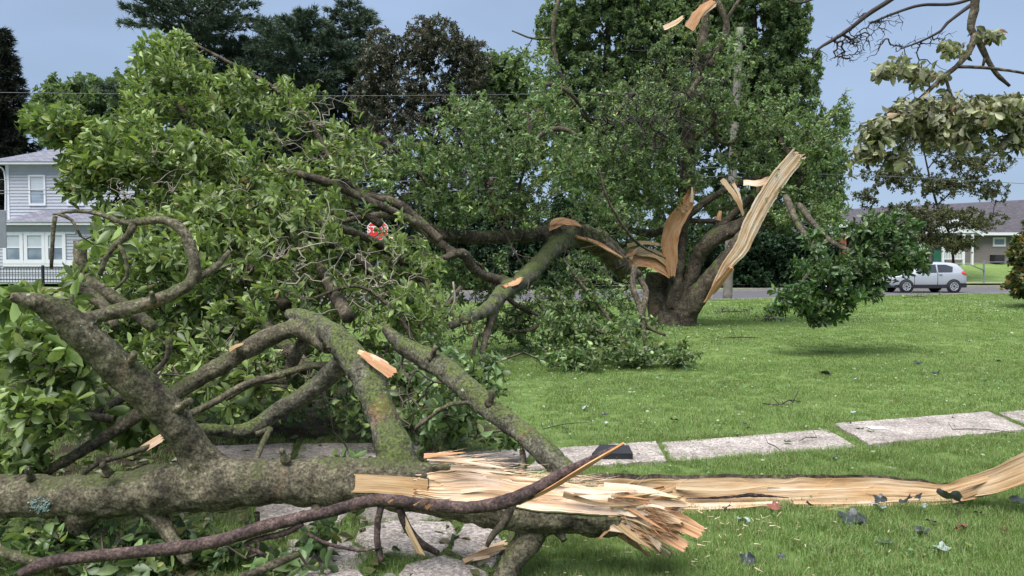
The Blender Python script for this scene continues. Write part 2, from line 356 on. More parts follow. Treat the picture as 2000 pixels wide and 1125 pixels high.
M['lawn'] = lawnmat()
# ------------------------------------------------------------------ terrain, road, path
NEAR_E = np.array([(-90, 12), (-30, 22), (-14.6, 25.5), (7.7, 30.3), (17.7, 34.6), (25.2, 37.2), (45, 41), (140, 55)], float)
FAR_E = np.array([(-90, 24), (-40, 33), (-14, 37), (11.8, 42.0), (31, 47.5), (50, 51), (140, 65)], float)
def yn(X): return np.interp(X, NEAR_E[:, 0], NEAR_E[:, 1])
def yf(X): return np.interp(X, FAR_E[:, 0], FAR_E[:, 1])
def hgt(X, Y):
    X = np.asarray(X, float); Y = np.asarray(Y, float)
    rise = 0.45 + 1.45 * smooth(5, 30, X)
    h = rise * smooth(0, 22, Y - yf(X) - 1.0)
    rd = smooth(-.6, .0, Y - yn(X)) * (1 - smooth(0., .3, Y - yf(X) - .3))
    return h - .14 * rd + .025 * vn(np.stack([X * .5, Y * .5, X * 0], -1).reshape(-1, 3), 5).reshape(X.shape) * smooth(6, 12, Y) * (1 - rd)
xs = np.unique(np.concatenate([np.arange(-60, 60.1, .5), np.linspace(-700, -60, 12), np.linspace(60, 700, 12)]))
ys = np.unique(np.concatenate([np.linspace(-40, 2, 8), np.arange(2, 80, .5), np.linspace(80, 1500, 20)]))
X, Y = np.meshgrid(xs, ys, indexing='ij'); Z = hgt(X, Y)
nx, ny = X.shape; idx = np.arange(nx * ny).reshape(nx, ny)
mb = MB(); mb.add(np.stack([X, Y, Z], -1).reshape(-1, 3), np.stack([idx[:-1, :-1], idx[1:, :-1], idx[1:, 1:], idx[:-1, 1:]], -1).reshape(-1, 4))
put('ground', mb, M['lawn'], kind='structure', sm=True)
def strip(name, e0, e1, z, m, n=90):
    xq = np.linspace(-85, 130, n); mb = MB(); v = []
    for q in xq: v += [(q, e0(q), z), (q, e1(q), z)]
    i = np.arange(n - 1) * 2
    mb.add(v, np.stack([i, i + 2, i + 3, i + 1], -1)); return put(name, mb, m, kind='structure')
strip('road', lambda q: yn(q) + .05, lambda q: yf(q) + .1, -.10, M['asphalt'])
def kerb(name, e, z0, z1, wdt):
    xq = np.linspace(-85, 130, 90); mb = MB(); v = []
    for q in xq: v += [(q, e(q), z0), (q, e(q), z1), (q, e(q) + wdt, z1), (q, e(q) + wdt, z0)]
    n = len(xq); i = np.arange(n - 1) * 4; f = []
    for a, b_ in ((0, 1), (1, 2), (2, 3)): f.append(np.stack([i + a, i + 4 + a, i + 4 + b_, i + b_], -1))
    mb.add(v, np.concatenate(f)); return put(name, mb, M['kerb'], kind='structure')
kerb('near_kerb', lambda q: yn(q) - .1, -.3, .035, .16); kerb('far_kerb', lambda q: yf(q) + .08, -.3, .06, .2)
strip('far_pavement', lambda q: yf(q) + 2.4, lambda q: yf(q) + 3.7, .19, M['conc'])

path = thing('footpath', 'cracked aggregate concrete footpath crossing the lawn', '', kind='structure')
def slabpoly(pts, top=.028, seed=1, rag=.012, name='slab', par=path):
    """irregular concrete slab from ground outline"""
    p = np.array([G(x, y)[:2] for x, y in pts]); q = []
    for i in range(len(p)):
        a, b_ = p[i], p[(i + 1) % len(p)]; n = max(2, int(np.linalg.norm(b_ - a) / .05))
        for k in range(n): q.append(a + (b_ - a) * k / n)
    q = np.array(q); c = q.mean(0)
    q = q + nrm(q - c) * (rag * fbm(np.c_[q * 12, np.full(len(q), seed)], seed))[:, None]
    n = len(q); mb = MB(); inn = c + (q - c) * (1 - .012 / np.maximum(np.linalg.norm(q - c, axis=1), .1))[:, None]
    v = np.vstack([np.c_[q, np.full(n, -.05)], np.c_[q, np.full(n, top - .008)], np.c_[inn, np.full(n, top)], [[*c, top + .002]]])
    i = np.arange(n); j = (i + 1) % n
    mb.add(v, np.concatenate([np.stack([i, j, n + j, n + i], -1), np.stack([n + i, n + j, 2 * n + j, 2 * n + i], -1)]))
    mb.f.append(np.stack([2 * n + i, 2 * n + j, np.full(n, 3 * n)], -1)); mb.m.append(np.zeros(n))
    # keep winding outward
    return put(name, mb, M['conc'], par)
SLABS = [
    [(1950, 811), (2130, 794), (2290, 826), (2022, 842)],
    [(1630, 835), (1930, 811), (2006, 845), (1698, 876)],
    [(1292, 868), (1615, 842), (1678, 877), (1312, 905)],
    [(1075, 882), (1283, 868), (1302, 905), (1025, 924)],
    [(850, 895), (1050, 884), (1010, 917), (820, 930)],
    [(590, 870), (830, 868), (800, 905), (570, 910)],
    [(350, 880), (575, 872), (560, 912), (330, 920)],
    [(500, 985), (700, 985), (665, 1030), (500, 1045)],
    [(705, 985), (900, 990), (880, 1020), (700, 1025)],
    [(700, 1040), (780, 1024), (880, 1028), (893, 1062), (850, 1096), (740, 1090), (690, 1066)],
    [(905, 1035), (960, 1030), (985, 1085), (960, 1120), (880, 1090)],
    [(560, 1060), (680, 1052), (720, 1090), (690, 1120), (560, 1120)],
    [(790, 1112), (870, 1094), (955, 1128), (960, 1180), (760, 1180)],
    [(560, 1130), (700, 1125), (740, 1180), (540, 1200)],
]
for i, s in enumerate(SLABS): slabpoly(s, .03 + .012 * math.sin(i * 2.1), i + 1)
def in_slab(Xa, Ya, grow=-0.03):
    r = np.zeros(len(Xa), bool)
    for s in SLABS:
        p = np.array([G(x, y)[:2] for x, y in s]); c = p.mean(0); p = c + (p - c) * (1 - grow / .5)
        ins = np.zeros(len(Xa), bool); j = len(p) - 1
        for i in range(len(p)):
            yi, yj = p[i, 1], p[j, 1]; xi, xj = p[i, 0], p[j, 0]
            ins ^= ((yi > Ya) != (yj > Ya)) & (Xa < (xj - xi) * (Ya - yi) / (yj - yi + 1e-12) + xi); j = i
        r |= ins
    return r
# ------------------------------------------------------------------ grass (instanced tufts)
def tuft(name, nb, rad, h, wd, seed):
    r = np.random.default_rng(seed); n = nb
    b0 = np.c_[r.normal(0, rad * .5, (n, 2)), np.zeros(n)]; an = r.uniform(0, 6.28, n); d = np.c_[np.cos(an), np.sin(an), np.zeros(n)]
    s = np.c_[-np.sin(an), np.cos(an), np.zeros(n)]; hh = h * r.uniform(.55, 1.15, n)[:, None]; ln = r.uniform(.15, 1.0, n)[:, None]
    w2 = wd * r.uniform(.6, 1.2, n)[:, None]; up = np.array([0, 0, 1.])
    v = np.stack([b0 - s * w2, b0 + s * w2, b0 + d * hh * ln * .25 + up * hh * .55 - s * w2 * .8, b0 + d * hh * ln * .25 + up * hh * .55 + s * w2 * .8, b0 + d * hh * ln + up * hh * (1 - .25 * ln)], 1)
    i = np.arange(n)[:, None] * 5; mb = MB(); a = np.repeat(r.uniform(0, .6, n), 5)
    mb.add(v.reshape(-1, 3), (i + [0, 1, 3, 2]), 0, a=a); mb.f.append((i + [2, 3, 4])); mb.m.append(np.zeros(n))
    return bpy.data.objects.new(name, mb.mesh(name, M['grass']))
def scatter(name, pts, scl, srcobj, seed):
    mb = MB(); mb.add(pts, np.zeros((0, 3), int)); me = bpy.data.meshes.new(name)
    me.vertices.add(len(pts)); me.vertices.foreach_set('co', np.asarray(pts).ravel())
    at = me.attributes.new('scl', 'FLOAT', 'POINT'); at.data.foreach_set('value', np.asarray(scl, float))
    o = bpy.data.objects.new(name, me); COL.objects.link(o)
    g = bpy.data.node_groups.new(name + '_nodes', 'GeometryNodeTree')
    g.interface.new_socket('Geometry', in_out='INPUT', socket_type='NodeSocketGeometry'); g.interface.new_socket('Geometry', in_out='OUTPUT', socket_type='NodeSocketGeometry')
    gi = g.nodes.new('NodeGroupInput'); go = g.nodes.new('NodeGroupOutput'); ip = g.nodes.new('GeometryNodeInstanceOnPoints')
    oi = g.nodes.new('GeometryNodeObjectInfo'); oi.inputs[0].default_value = srcobj
    rv = g.nodes.new('FunctionNodeRandomValue'); rv.data_type = 'FLOAT_VECTOR'; rv.inputs[0].default_value = (-.15, -.15, -3.14); rv.inputs[1].default_value = (.15, .15, 3.14); rv.inputs['Seed'].default_value = seed
    na = g.nodes.new('GeometryNodeInputNamedAttribute'); na.data_type = 'FLOAT'; na.inputs[0].default_value = 'scl'
    g.links.new(gi.outputs[0], ip.inputs['Points']); g.links.new(oi.outputs['Geometry'], ip.inputs['Instance'])
    g.links.new(rv.outputs[0], ip.inputs['Rotation']); g.links.new(na.outputs[0], ip.inputs['Scale']); g.links.new(ip.outputs[0], go.inputs[0])
    md = o.modifiers.new('scatter', 'NODES'); md.node_group = g
    return o
def gpts(y0, y1, dens, seed, yspread=1.15):
    r = np.random.default_rng(seed); area = (y1 ** 2 - y0 ** 2) * yspread; n = int(area * dens)
    Yq = np.sqrt(r.uniform(y0 ** 2, y1 ** 2, n)); Xq = r.uniform(-1, 1, n) * Yq * yspread
    k = (Yq < yn(Xq) - .15) & ~in_slab(Xq, Yq)
    soil = (Xq < .5 + .5 * vn(np.c_[Xq * 1.3, Yq * 1.3, Xq * 0], 3)) & (Yq > 4.3) & (Yq < 9.5)
    k &= ~(soil & (r.random(n) < .82)); k &= (vn(np.c_[Xq * 1.1, Yq * 1.1, Xq * 0], 9) * .5 + .5 + r.random(n) > .35)
    Xq, Yq = Xq[k], Yq[k]; return np.c_[Xq, Yq, hgt(Xq, Yq)], r
for i, (y0, y1, dn, nb, rad, h, wd) in enumerate([(3.0, 6.4, 330, 38, .07, .052, .0015), (6.0, 11, 140, 38, .10, .046, .0022), (10.5, 20, 42, 40, .17, .042, .0035), (19, 42, 12, 40, .32, .06, .008)]):
    p, r = gpts(y0, y1, dn, 40 + i)
    for k in range(2):
        q = p[k::2]; s = r.uniform(.7, 1.25, len(q)) * (1 + .25 * vn(q * [1.7, 1.7, 0], 21))
        scatter('grass', q, s, tuft('grass_tuft', nb, rad, h, wd, 60 + i * 2 + k), i * 2 + k)['kind'] = 'stuff'
# longer fringe along the slabs
r = np.random.default_rng(5); q = []
for s in SLABS:
    for a, b_ in zip(s, s[1:] + s[:1]):
        A, B = G(*a), G(*b_); n = int(np.linalg.norm(B - A) / .022); tt = r.random(n)[:, None]; q.append(A + (B - A) * tt + np.c_[r.normal(0, .025, (n, 2)), np.zeros(n)])
q = np.concatenate(q); scatter('grass', q, r.uniform(.4, .85, len(q)), tuft('grass_tuft', 22, .05, .065, .0018, 90), 31)['kind'] = 'stuff'
# ------------------------------------------------------------------ foliage machinery
def leaf_template(curl, fold, full=True, obov=True):
    if full:
        t_ = [.0, .28, .58, .84, 1.]; hw = [.0, .26, .5, .38, .0] if obov else [.0, .42, .5, .3, .0]
        v = [(0, 0, 0)]
        for tt, h in zip(t_[1:4], hw[1:4]):
            z = -curl * tt * tt; v += [(-h, tt, z + fold * h), (0, tt, z), (h, tt, z + fold * h)]
        v.append((0, 1, -curl))
        f = [(0, 2, 1, 1), (0, 3, 2, 2)]
        quads = [(1, 2, 5, 4), (2, 3, 6, 5), (4, 5, 8, 7), (5, 6, 9, 8)]; tris = [(0, 2, 1), (0, 3, 2), (7, 8, 10), (8, 9, 10)]
        return np.array(v, float), np.array(tris), np.array(quads)
    v = [(0, 0, 0), (-.5, .6, -curl * .3 + fold * .5), (0, 1, -curl), (.5, .6, -curl * .3 + fold * .5), (0, .6, -curl * .3)]
    return np.array(v, float), np.array([(0, 4, 1), (1, 4, 2), (0, 3, 4), (4, 3, 2)]), None
FULL = [leaf_template(c, f) for c, f in ((.05, .35), (.35, .5), (.9, .7), (-.4, .6), (.5, 1.3), (.15, .2), (1.3, .9), (.3, -.5))]
LOW = [leaf_template(c, f, False) for c, f in ((.05, .3), (.3, .6), (-.15, .5))]
def emit_leaves(mb, base, ax, nm, L, Wd, T, r, a=None):
    """base, axis, normal: (n,3); L, Wd: (n,)"""
    ax = nrm(ax); sd = nrm(np.cross(ax, nm)); nm = np.cross(sd, ax); n = len(base); pick = r.integers(0, len(T), n)
    a = r.random(n) if a is None else a
    for k, (tv, tt, tq) in enumerate(T):
        s = pick == k
        if not s.any(): continue
        b_, x_, y_, z_, l_, w_ = base[s], sd[s], ax[s], nm[s], L[s], Wd[s]; m_ = int(s.sum()); nv = len(tv)
        v = b_[:, None] + x_[:, None] * (tv[None, :, :1] * w_[:, None, None]) + y_[:, None] * (tv[None, :, 1:2] * l_[:, None, None]) + z_[:, None] * (tv[None, :, 2:3] * w_[:, None, None])
        i = np.arange(m_)[:, None, None] * nv; n0 = mb.n
        mb.add(v.reshape(-1, 3), (i + tt[None]).reshape(-1, 3), 0, a=np.repeat(a[s], nv))
        if tq is not None: f = (i + tq[None]).reshape(-1, 4) + n0; mb.f.append(f); mb.m.append(np.zeros(len(f)))
def prisms(mb, A, B, ra, rb, sides=3, m=0):
    n = len(A)
    if n == 0: return
    T = nrm(B - A); h = np.where(np.abs(T[:, 2:3]) < .9, np.array([[0, 0, 1.]]), np.array([[1., 0, 0]])); U = nrm(np.cross(T, h)); W = np.cross(T, U)
    th = np.arange(sides) * 2 * math.pi / sides; c = np.cos(th)[None, :, None]; s = np.sin(th)[None, :, None]
    rg = U[:, None] * c + W[:, None] * s
    v = np.concatenate([A[:, None] + rg * ra[:, None, None], B[:, None] + T[:, None] * (rb[:, None, None] * .3) + rg * rb[:, None, None]], 1)
    i = np.arange(n)[:, None, None] * 2 * sides; f = np.array([(k, (k + 1) % sides, sides + (k + 1) % sides, sides + k) for k in range(sides)])
    mb.add(v.reshape(-1, 3), (i + f[None]).reshape(-1, 4), m)
def grow(seeds, att, step=.15, bend=.14, seed=0, rmin=.0025, pw=.42, sag=0., rmax=1.):
    """greedy twig network from seed points to attractors; returns nodes, parents, radii, tips"""
    r = np.random.default_rng(seed); ns = len(seeds); cap = ns + len(att) * 60 + 10
    Nn = np.zeros((cap, 3)); Nn[:ns] = seeds; par = np.full(cap, -1); n = ns; tips = []
    d0 = np.array([np.min(((seeds - a) ** 2).sum(1)) for a in att]); order = np.argsort(d0)
    for ai in order:
        a = att[ai]; dd = ((Nn[:n] - a) ** 2).sum(1); j = int(np.argmin(dd)); D = math.sqrt(dd[j])
        m_ = min(30, max(2, int(D / step))); p0 = Nn[j]
        off = r.normal(0, bend * D, 3); off2 = r.normal(0, bend * .4 * D, 3)
        t_ = (np.arange(1, m_ + 1) / m_)[:, None]; q = p0 + (a - p0) * t_ + off * np.sin(np.pi * t_) + off2 * np.sin(2 * np.pi * t_) + r.normal(0, .012 * min(D, 1), (m_, 3)) * (t_ < 1)
        q[:, 2] += sag * D * np.sin(np.pi * t_[:, 0])
        Nn[n:n + m_] = q; par[n] = j; par[n + 1:n + m_] = np.arange(n, n + m_ - 1); n += m_; tips.append(n - 1)
    Nn = Nn[:n]; par = par[:n]; cnt = np.zeros(n); cnt[tips] = 1
    for k in range(n - 1, ns - 1, -1): cnt[par[k]] += cnt[k]
    return Nn, par, np.minimum(rmin * np.maximum(cnt, 1) ** pw, rmax), np.array(tips), ns
def blob_pts(blobs, r, shell=.35, zmin=.06):
    out = []
    for x, y, d, rx, ry, rd, n in blobs:
        u = nrm(r.normal(size=(n * 2, 3))) * (r.random((n * 2, 1)) ** shell)
        p = Pv(np.c_[x + u[:, 0] * rx, y + u[:, 1] * ry, np.maximum(d + u[:, 2] * rd, 2.2)]); p = p[p[:, 2] > zmin][:n]; out.append(p)
    return np.concatenate(out)
def shoot_leaves(tips, dirs, r, k, L, spread=(35, 75), along=.22, bias=(0, 0, 0), wl=.45, upn=.5):
    n = len(tips); kk = k; D = np.repeat(nrm(dirs), kk, 0); Tp = np.repeat(tips, kk, 0); s = np.tile((np.arange(kk) + .2) / kk, n) ** 1.5 * along
    s = s * np.repeat(r.uniform(.6, 1.3, n), kk)
    az_ = np.tile(np.arange(kk) * 2.4, n) + np.repeat(r.uniform(0, 6.28, n), kk); inc = np.radians(r.uniform(*spread, n * kk))
    h = np.where(np.abs(D[:, 2:3]) < .9, np.array([[0, 0, 1.]]), np.array([[1., 0, 0]])); U = nrm(np.cross(D, h)); W = np.cross(D, U)
    ra = U * np.cos(az_)[:, None] + W * np.sin(az_)[:, None]
    ax = nrm(D * np.cos(inc)[:, None] + ra * np.sin(inc)[:, None] + np.array(bias) + r.normal(0, .22, (n * kk, 3)))
    nm = D * .8 + np.array([0, 0, upn]) - ax * .2 + r.normal(0, .25, (n * kk, 3))
    Ls = L * r.uniform(.55, 1.15, n * kk) * np.repeat(r.uniform(.8, 1.15, n), kk); base = Tp - D * s[:, None]
    return base, ax, nm, Ls, Ls * wl * r.uniform(.8, 1.2, n * kk)
_lm = {}
# thin places in the foliage: x0, x1, y0, y1, share removed, nearer than
GAPS = [(712, 762, 432, 470, .66, 26), (1812, 1900, 495, 575, .9, 30), (0, 135, 505, 560, .55, 6), (1058, 1240, 425, 500, .55, 14), (1225, 1370, 360, 620, .6, 17.5), (880, 1100, 445, 478, .6, 12.5), (1290, 1400, 0, 90, .5, 19)]
def leaf_objs(root, base, ax, nm, L, W, key, m, name='leaf'):
    if key not in _lm:
        _lm[key] = []
        for T in FULL:
            b_ = MB(); b_.add(T[0], T[1]); b_.f.append(T[2]); b_.m.append(np.zeros(len(T[2]))); _lm[key].append(b_.mesh(name, m, True))
    ax = nrm(ax); sd = nrm(np.cross(ax, nm)); nm = np.cross(sd, ax); off = Matrix.Translation(-Vector(root.location))
    for i in range(len(base)):
        o = bpy.data.objects.new(name, _lm[key][(i * 7) % len(FULL)]); COL.objects.link(o); o.parent = root
        a, b_, c = sd[i] * W[i], ax[i] * L[i], nm[i] * W[i]
        o.matrix_local = off @ Matrix(((a[0], b_[0], c[0], base[i][0]), (a[1], b_[1], c[1], base[i][1]), (a[2], b_[2], c[2], base[i][2]), (0, 0, 0, 1)))
def canopy(root, seeds, blobs, seed, k, L, m, key, nobj=300, T=FULL, step=.15, twigm='bark_twig', bias=(0, 0, 0), rmin=.0028, pw=.42, sag=.03, shell=.35, spread=(30, 75), along=.22, extra=None, wl=.45, upn=.5, bend=.14, dirbias=None):
    r = np.random.default_rng(seed); att = blob_pts(blobs, r, shell)
    Nn, par, rad, tips, ns = grow(np.asarray(seeds), att, step, bend, seed, rmin, pw, sag)
    i = np.arange(ns, len(Nn)); mb = MB(); prisms(mb, Nn[par[i]], Nn[i], np.where(par[i] < ns, rad[i] * 1.05, rad[par[i]]), rad[i], 4)
    put('twigs', mb, M[twigm], root, 'stuff', True)
    tp = Nn[tips]; dr = Nn[tips] - Nn[par[tips]]
    if dirbias is not None: dr = nrm(dr) + np.array(dirbias)
    if extra is not None:
        ex = r.choice(i, int(len(tips) * extra)); tp = np.vstack([tp, Nn[ex]]); dr = np.vstack([dr, r.normal(size=(len(ex), 3)) + (0, 0, .4)])
    base, ax, nm, Ls, Ws = shoot_leaves(tp, dr, r, k, L, spread, along, bias, wl, upn)
    ok = base[:, 2] > .01; base, ax, nm, Ls, Ws = base[ok], ax[ok], nm[ok], Ls[ok], Ws[ok]
    ax[:, 2] = np.where(base[:, 2] + ax[:, 2] * Ls < .0, np.abs(ax[:, 2]) * .2, ax[:, 2])
    pu = base[:, 0] / base[:, 1] * F + 1000; pv = 514 + (CAMZ - base[:, 2]) / base[:, 1] * F; keep = np.ones(len(base), bool)
    for g in GAPS: keep &= ~((pu > g[0]) & (pu < g[1]) & (pv > g[2]) & (pv < g[3]) & (base[:, 1] < g[5]) & (r.random(len(base)) < g[4]))
    base, ax, nm, Ls, Ws = base[keep], ax[keep], nm[keep], Ls[keep], Ws[keep]
    o = np.zeros(len(base), bool)
    if nobj:
        sz = Ls / base[:, 1]; u = base[:, 0] / base[:, 1] * F + 1000; vv = 514 + (CAMZ - base[:, 2]) / base[:, 1] * F
        sz = np.where((u > 5) & (u < 1995) & (vv > 5) & (vv < 1120), sz, 0); o[np.argsort(-sz)[:nobj]] = True
        leaf_objs(root, base[o], ax[o], nm[o], Ls[o], Ws[o], key, m)
    fb = MB(); emit_leaves(fb, base[~o], ax[~o], nm[~o], Ls[~o], Ws[~o], T, r)
    put('foliage', fb, m, root, 'stuff', T is FULL)
    return Nn
# ------------------------------------------------------------------ torn wood slabs
def slab(mb, p, hw, N0, thick=.02, nv=12, ridge=.006, jag0=0., jag1=.06, seed=0, cup=0., step=.03, edge=.12, backm=1, lay=.0, fr=55, wv=1.1):
    p, hw = spline(p, hw, step); n = len(p); T = nrm(np.gradient(p, axis=0))
    N0 = np.asarray(N0, float); N0 = np.broadcast_to(N0, (n, 3)) if N0.ndim == 1 else np.array([np.interp(np.linspace(0, 1, n), np.linspace(0, 1, len(N0)), N0[:, i]) for i in range(3)]).T
    B = nrm(np.cross(T, N0)); Nn = np.cross(B, T); s = np.concatenate([[0], np.cumsum(np.linalg.norm(np.diff(p, axis=0), axis=1))]); r = np.random.default_rng(seed)
    vv = np.linspace(-1, 1, nv); V, S = np.meshgrid(vv, s); one = np.full(S.size, seed * 3.7)
    ed0 = 1 + edge * fbm(np.c_[s * 9, s * 0, s * 0 + seed], seed, 3); ed1 = 1 + edge * fbm(np.c_[s * 9, s * 0 + 5, s * 0 + seed], seed, 3)
    Wd = np.where(V < 0, V * ed0[:, None], V * ed1[:, None]) * hw[:, None]
    rd = ridge * (fbm(np.c_[S.ravel() * wv, (V * hw.mean()).ravel() * fr, one], seed, 3) + .8 * np.round(2 * vn(np.c_[S.ravel() * wv * 1.7, (V * hw.mean()).ravel() * fr * .35, one], seed + 9)) / 2).reshape(V.shape)
    j0 = jag0 * r.random(nv) * (1 + r.random(nv)) / 1.5; j1 = jag1 * r.random(nv) * (1 + r.random(nv)) / 1.5
    fade0 = np.clip(1 - S / max(.1, 3 * jag0 + .01), 0, 1); fade1 = np.clip(1 - (s[-1] - S) / max(.1, 3 * jag1 + .01), 0, 1)
    lon = -fade0 * (j0[None] - jag0 * .5) * (jag0 > 0) + fade1 * (j1[None] - jag1 * .5) * (jag1 > 0)
    h = rd + cup * (V ** 2) * hw[:, None]
    F_ = p[:, None] + B[:, None] * Wd[..., None] + Nn[:, None] * h[..., None] + T[:, None] * lon[..., None]
    K_ = p[:, None] + B[:, None] * Wd[..., None] * .97 + Nn[:, None] * (cup * (V ** 2) * hw[:, None] - thick * (1 - .6 * V ** 4))[..., None] + T[:, None] * lon[..., None]
    id_ = np.arange(n * nv).reshape(n, nv); q = np.stack([id_[:-1, :-1], id_[1:, :-1], id_[1:, 1:], id_[:-1, 1:]], -1).reshape(-1, 4)
    uv = np.c_[S.ravel() + seed, (V * hw[:, None]).ravel() + seed * .3]
    a0 = mb.n; mb.add(F_.reshape(-1, 3), q[:, ::-1], 0, uv=uv); b0 = mb.n; mb.add(K_.reshape(-1, 3), q, backm, uv=uv)
    for e_ in (id_[:, 0], id_[::-1, -1], id_[0, ::-1], id_[-1, :]):
        f = np.stack([a0 + e_[:-1], a0 + e_[1:], b0 + e_[1:], b0 + e_[:-1]], -1); mb.f.append(f); mb.m.append(np.zeros(len(f)))
def shard(root, p0, p1, w0, w1, N0, m, seed, thick=.01, name='splinter', bend=.0, nv=5, jag=.03, bark=None):
    mb = MB(); p0 = np.asarray(p0); p1 = np.asarray(p1); r = np.random.default_rng(seed); mid = (p0 + p1) / 2 + r.normal(0, 1, 3) * bend * np.linalg.norm(p1 - p0)
    slab(mb, [p0, mid, p1], [w0, (w0 + w1) * .55, w1], N0, thick, nv, .003, 0, jag, seed, step=.02, backm=1 if bark else 0)
    return put(name, mb, [m, bark] if bark else m, root)
# ------------------------------------------------------------------ fused trunks
def fused(root, limbs, voxel, lump, mats, names, seed=0, step=.04, sides=14, post=None, lumpscale=8., fine=0.):
    """tubes fused with a voxel remesh, then split again into one part per limb"""
    mb = MB(); sk = []
    for i, (p, r) in enumerate(limbs):
        q, rr = spline(p, r, step); tube(mb, q, rr, sides, raw=True); sk.append((q, rr))
    me = mb.mesh('tmp', mats[0]); o = bpy.data.objects.new('tmp', me); COL.objects.link(o)
    rm = o.modifiers.new('r', 'REMESH'); rm.mode = 'VOXEL'; rm.voxel_size = voxel
    sm_ = o.modifiers.new('s', 'SMOOTH'); sm_.iterations = 4; sm_.factor = .5
    dg = bpy.context.evaluated_depsgraph_get(); ev = o.evaluated_get(dg); em = ev.to_mesh()
    V = np.zeros(len(em.vertices) * 3); em.vertices.foreach_get('co', V); V = V.reshape(-1, 3)
    Nm = np.zeros(len(em.vertices) * 3); em.vertices.foreach_get('normal', Nm); Nm = Nm.reshape(-1, 3)
    li = np.zeros(len(em.loops), np.int32); em.loops.foreach_get('vertex_index', li); Q = li.reshape(-1, 4)
    ev.to_mesh_clear(); bpy.data.objects.remove(o); bpy.data.meshes.remove(me)
    own = np.zeros(len(V), int); best = np.full(len(V), 9e9); rad = np.zeros(len(V))
    for i, (q, rr) in enumerate(sk):
        for c in range(0, len(V), 20000):
            d = np.sqrt(((V[c:c + 20000, None] - q[None]) ** 2).sum(-1)); j = d.argmin(1); dd = d[np.arange(len(j)), j] / rr[j]
            s = dd < best[c:c + 20000]; ii = np.where(s)[0] + c; best[ii] = dd[s]; own[ii] = i; rad[ii] = rr[j][s]
    V = V + Nm * (lump * np.minimum(rad, .2) * fbm(V * lumpscale, seed, 4))[:, None]
    if fine: V = V + Nm * (fine * fbm(V * 45, seed + 5, 2))[:, None]
    if post: V = post(V)
    fo = own[Q[:, 0]]; out_ = []
    for i in range(len(limbs)):
        f = Q[fo == i]
        if not len(f): continue
        u, inv = np.unique(f, return_inverse=True); b_ = MB(); b_.add(V[u], inv.reshape(-1, 4))
        out_.append(put(names[i], b_, mats[i], root, sm=True))
    return sk
# ================================================================== BACKDROP: houses, road things
def win(root, x0, x1, z0, z1, y, pane='glass', tr=.11, mull=True):
    """frame proud of the wall, pane and sash bars as sub-parts; y = wall face"""
    f = MB(); f.box(x0 - tr, x1 + tr, y - .06, y + .02, z0 - tr * 1.2, z0); f.box(x0 - tr, x1 + tr, y - .06, y + .02, z1, z1 + tr)
    f.box(x0 - tr, x0, y - .058, y + .02, z0, z1); f.box(x1, x1 + tr, y - .058, y + .02, z0, z1)
    fo = put('window', f, M['white'], root)
    for a, b_, pm in ((z0, (z0 + z1) / 2, 'glass'), ((z0 + z1) / 2, z1, pane)):
        g = MB(); g.box(x0, x1, y - .012, y + .01, a, b_); put('pane', g, M[pm], fo)
    if mull:
        g = MB(); g.box(x0, x1, y - .045, y - .01, (z0 + z1) / 2 - .035, (z0 + z1) / 2 + .035); put('sash_bar', g, M['white'], fo)
    return fo
def lapwall(mb, x0, x1, y, z0, z1, lap=.19, m=0):
    z = z0
    while z < z1 - .01:
        zt = min(z + lap, z1); mb.add([(x0, y - .034, z), (x1, y - .034, z), (x1, y, zt), (x0, y, zt), (x0, y, z), (x1, y, z)], [(0, 1, 2, 3), (4, 5, 1, 0)], m); z = zt
def sz(y, d): return CAMZ + (514 - y) / F * d
def sx(x, d): return (x - 1000) / F * d
D = 45.0
h1 = thing('house', 'pale blue-grey two-storey clapboard house with shingle roofs behind the iron fence', 'house', (sx(90, D), D, .5))
xl, xr = sx(18, D), sx(290, D); zt = sz(322, D)
w_ = MB(); lapwall(w_, xl, xr, D, sz(420, D) - .6, zt); w_.box(xl, xr, D + .01, D + 8, .3, zt); put('upper_wall', w_, M['siding'], h1)
w_ = MB(); w_.box(xl - .06, xl + .14, D - .05, D + .1, sz(425, D) - .5, zt - .02); put('corner_board', w_, M['white'], h1)
w_ = MB(); w_.box(xl - .9, xr + .6, D - .55, D - .42, zt - .05, zt + .12); w_.box(xl - .9, xr + .6, D - .42, D + .05, zt - .04, zt - .005); put('fascia', w_, M['white'], h1)
w_ = MB(); e0, e1, yb = xl - .95, xr + .65, D + 8.6; rz = sz(290, D) + .9
w_.add([(e0, D - .6, zt + .1), (e1, D - .6, zt + .1), (e1, yb, zt + .1), (e0, yb, zt + .1), (e0 + 3.4, D + 4, rz), (e1 - 3.4, D + 4, rz)], [(0, 1, 5, 4), (2, 3, 4, 5)])
w_.f.append(np.array([(0, 4, 3), (1, 2, 5)])); w_.m.append(np.zeros(2)); put('roof', w_, M['roof'], h1)
w_ = MB(); tube(w_, [(xl - .85, D - .5, zt - .06), (xl - .7, D - .4, zt - .3), (xl - .1, D - .1, zt - .45), (xl - .08, D - .1, 4)], [.05] * 4, 6); put('downspout', w_, M['white'], h1)
win(h1, sx(64, D), sx(90, D), sz(398, D), sz(346, D), D - .02, 'blind'); win(h1, sx(138, D), sx(164, D), sz(398, D), sz(346, D), D - .02)
D2 = 43.4; zl = sz(438, D2); xa, xb = sx(-60, D2), sx(310, D2)
w_ = MB(); lapwall(w_, xa, xb, D2, .4, zl - .02); w_.box(xa, xb, D2 + .01, D + 1, .3, zl - .02); put('lower_wall', w_, M['siding'], h1)
w_ = MB(); w_.box(xa, xb + .4, D2 - .45, D2 - .34, zl - .06, zl + .09); w_.box(xa, xb + .4, D2 - .34, D2 + .1, zl - .05, zl - .02); put('fascia', w_, M['white'], h1)
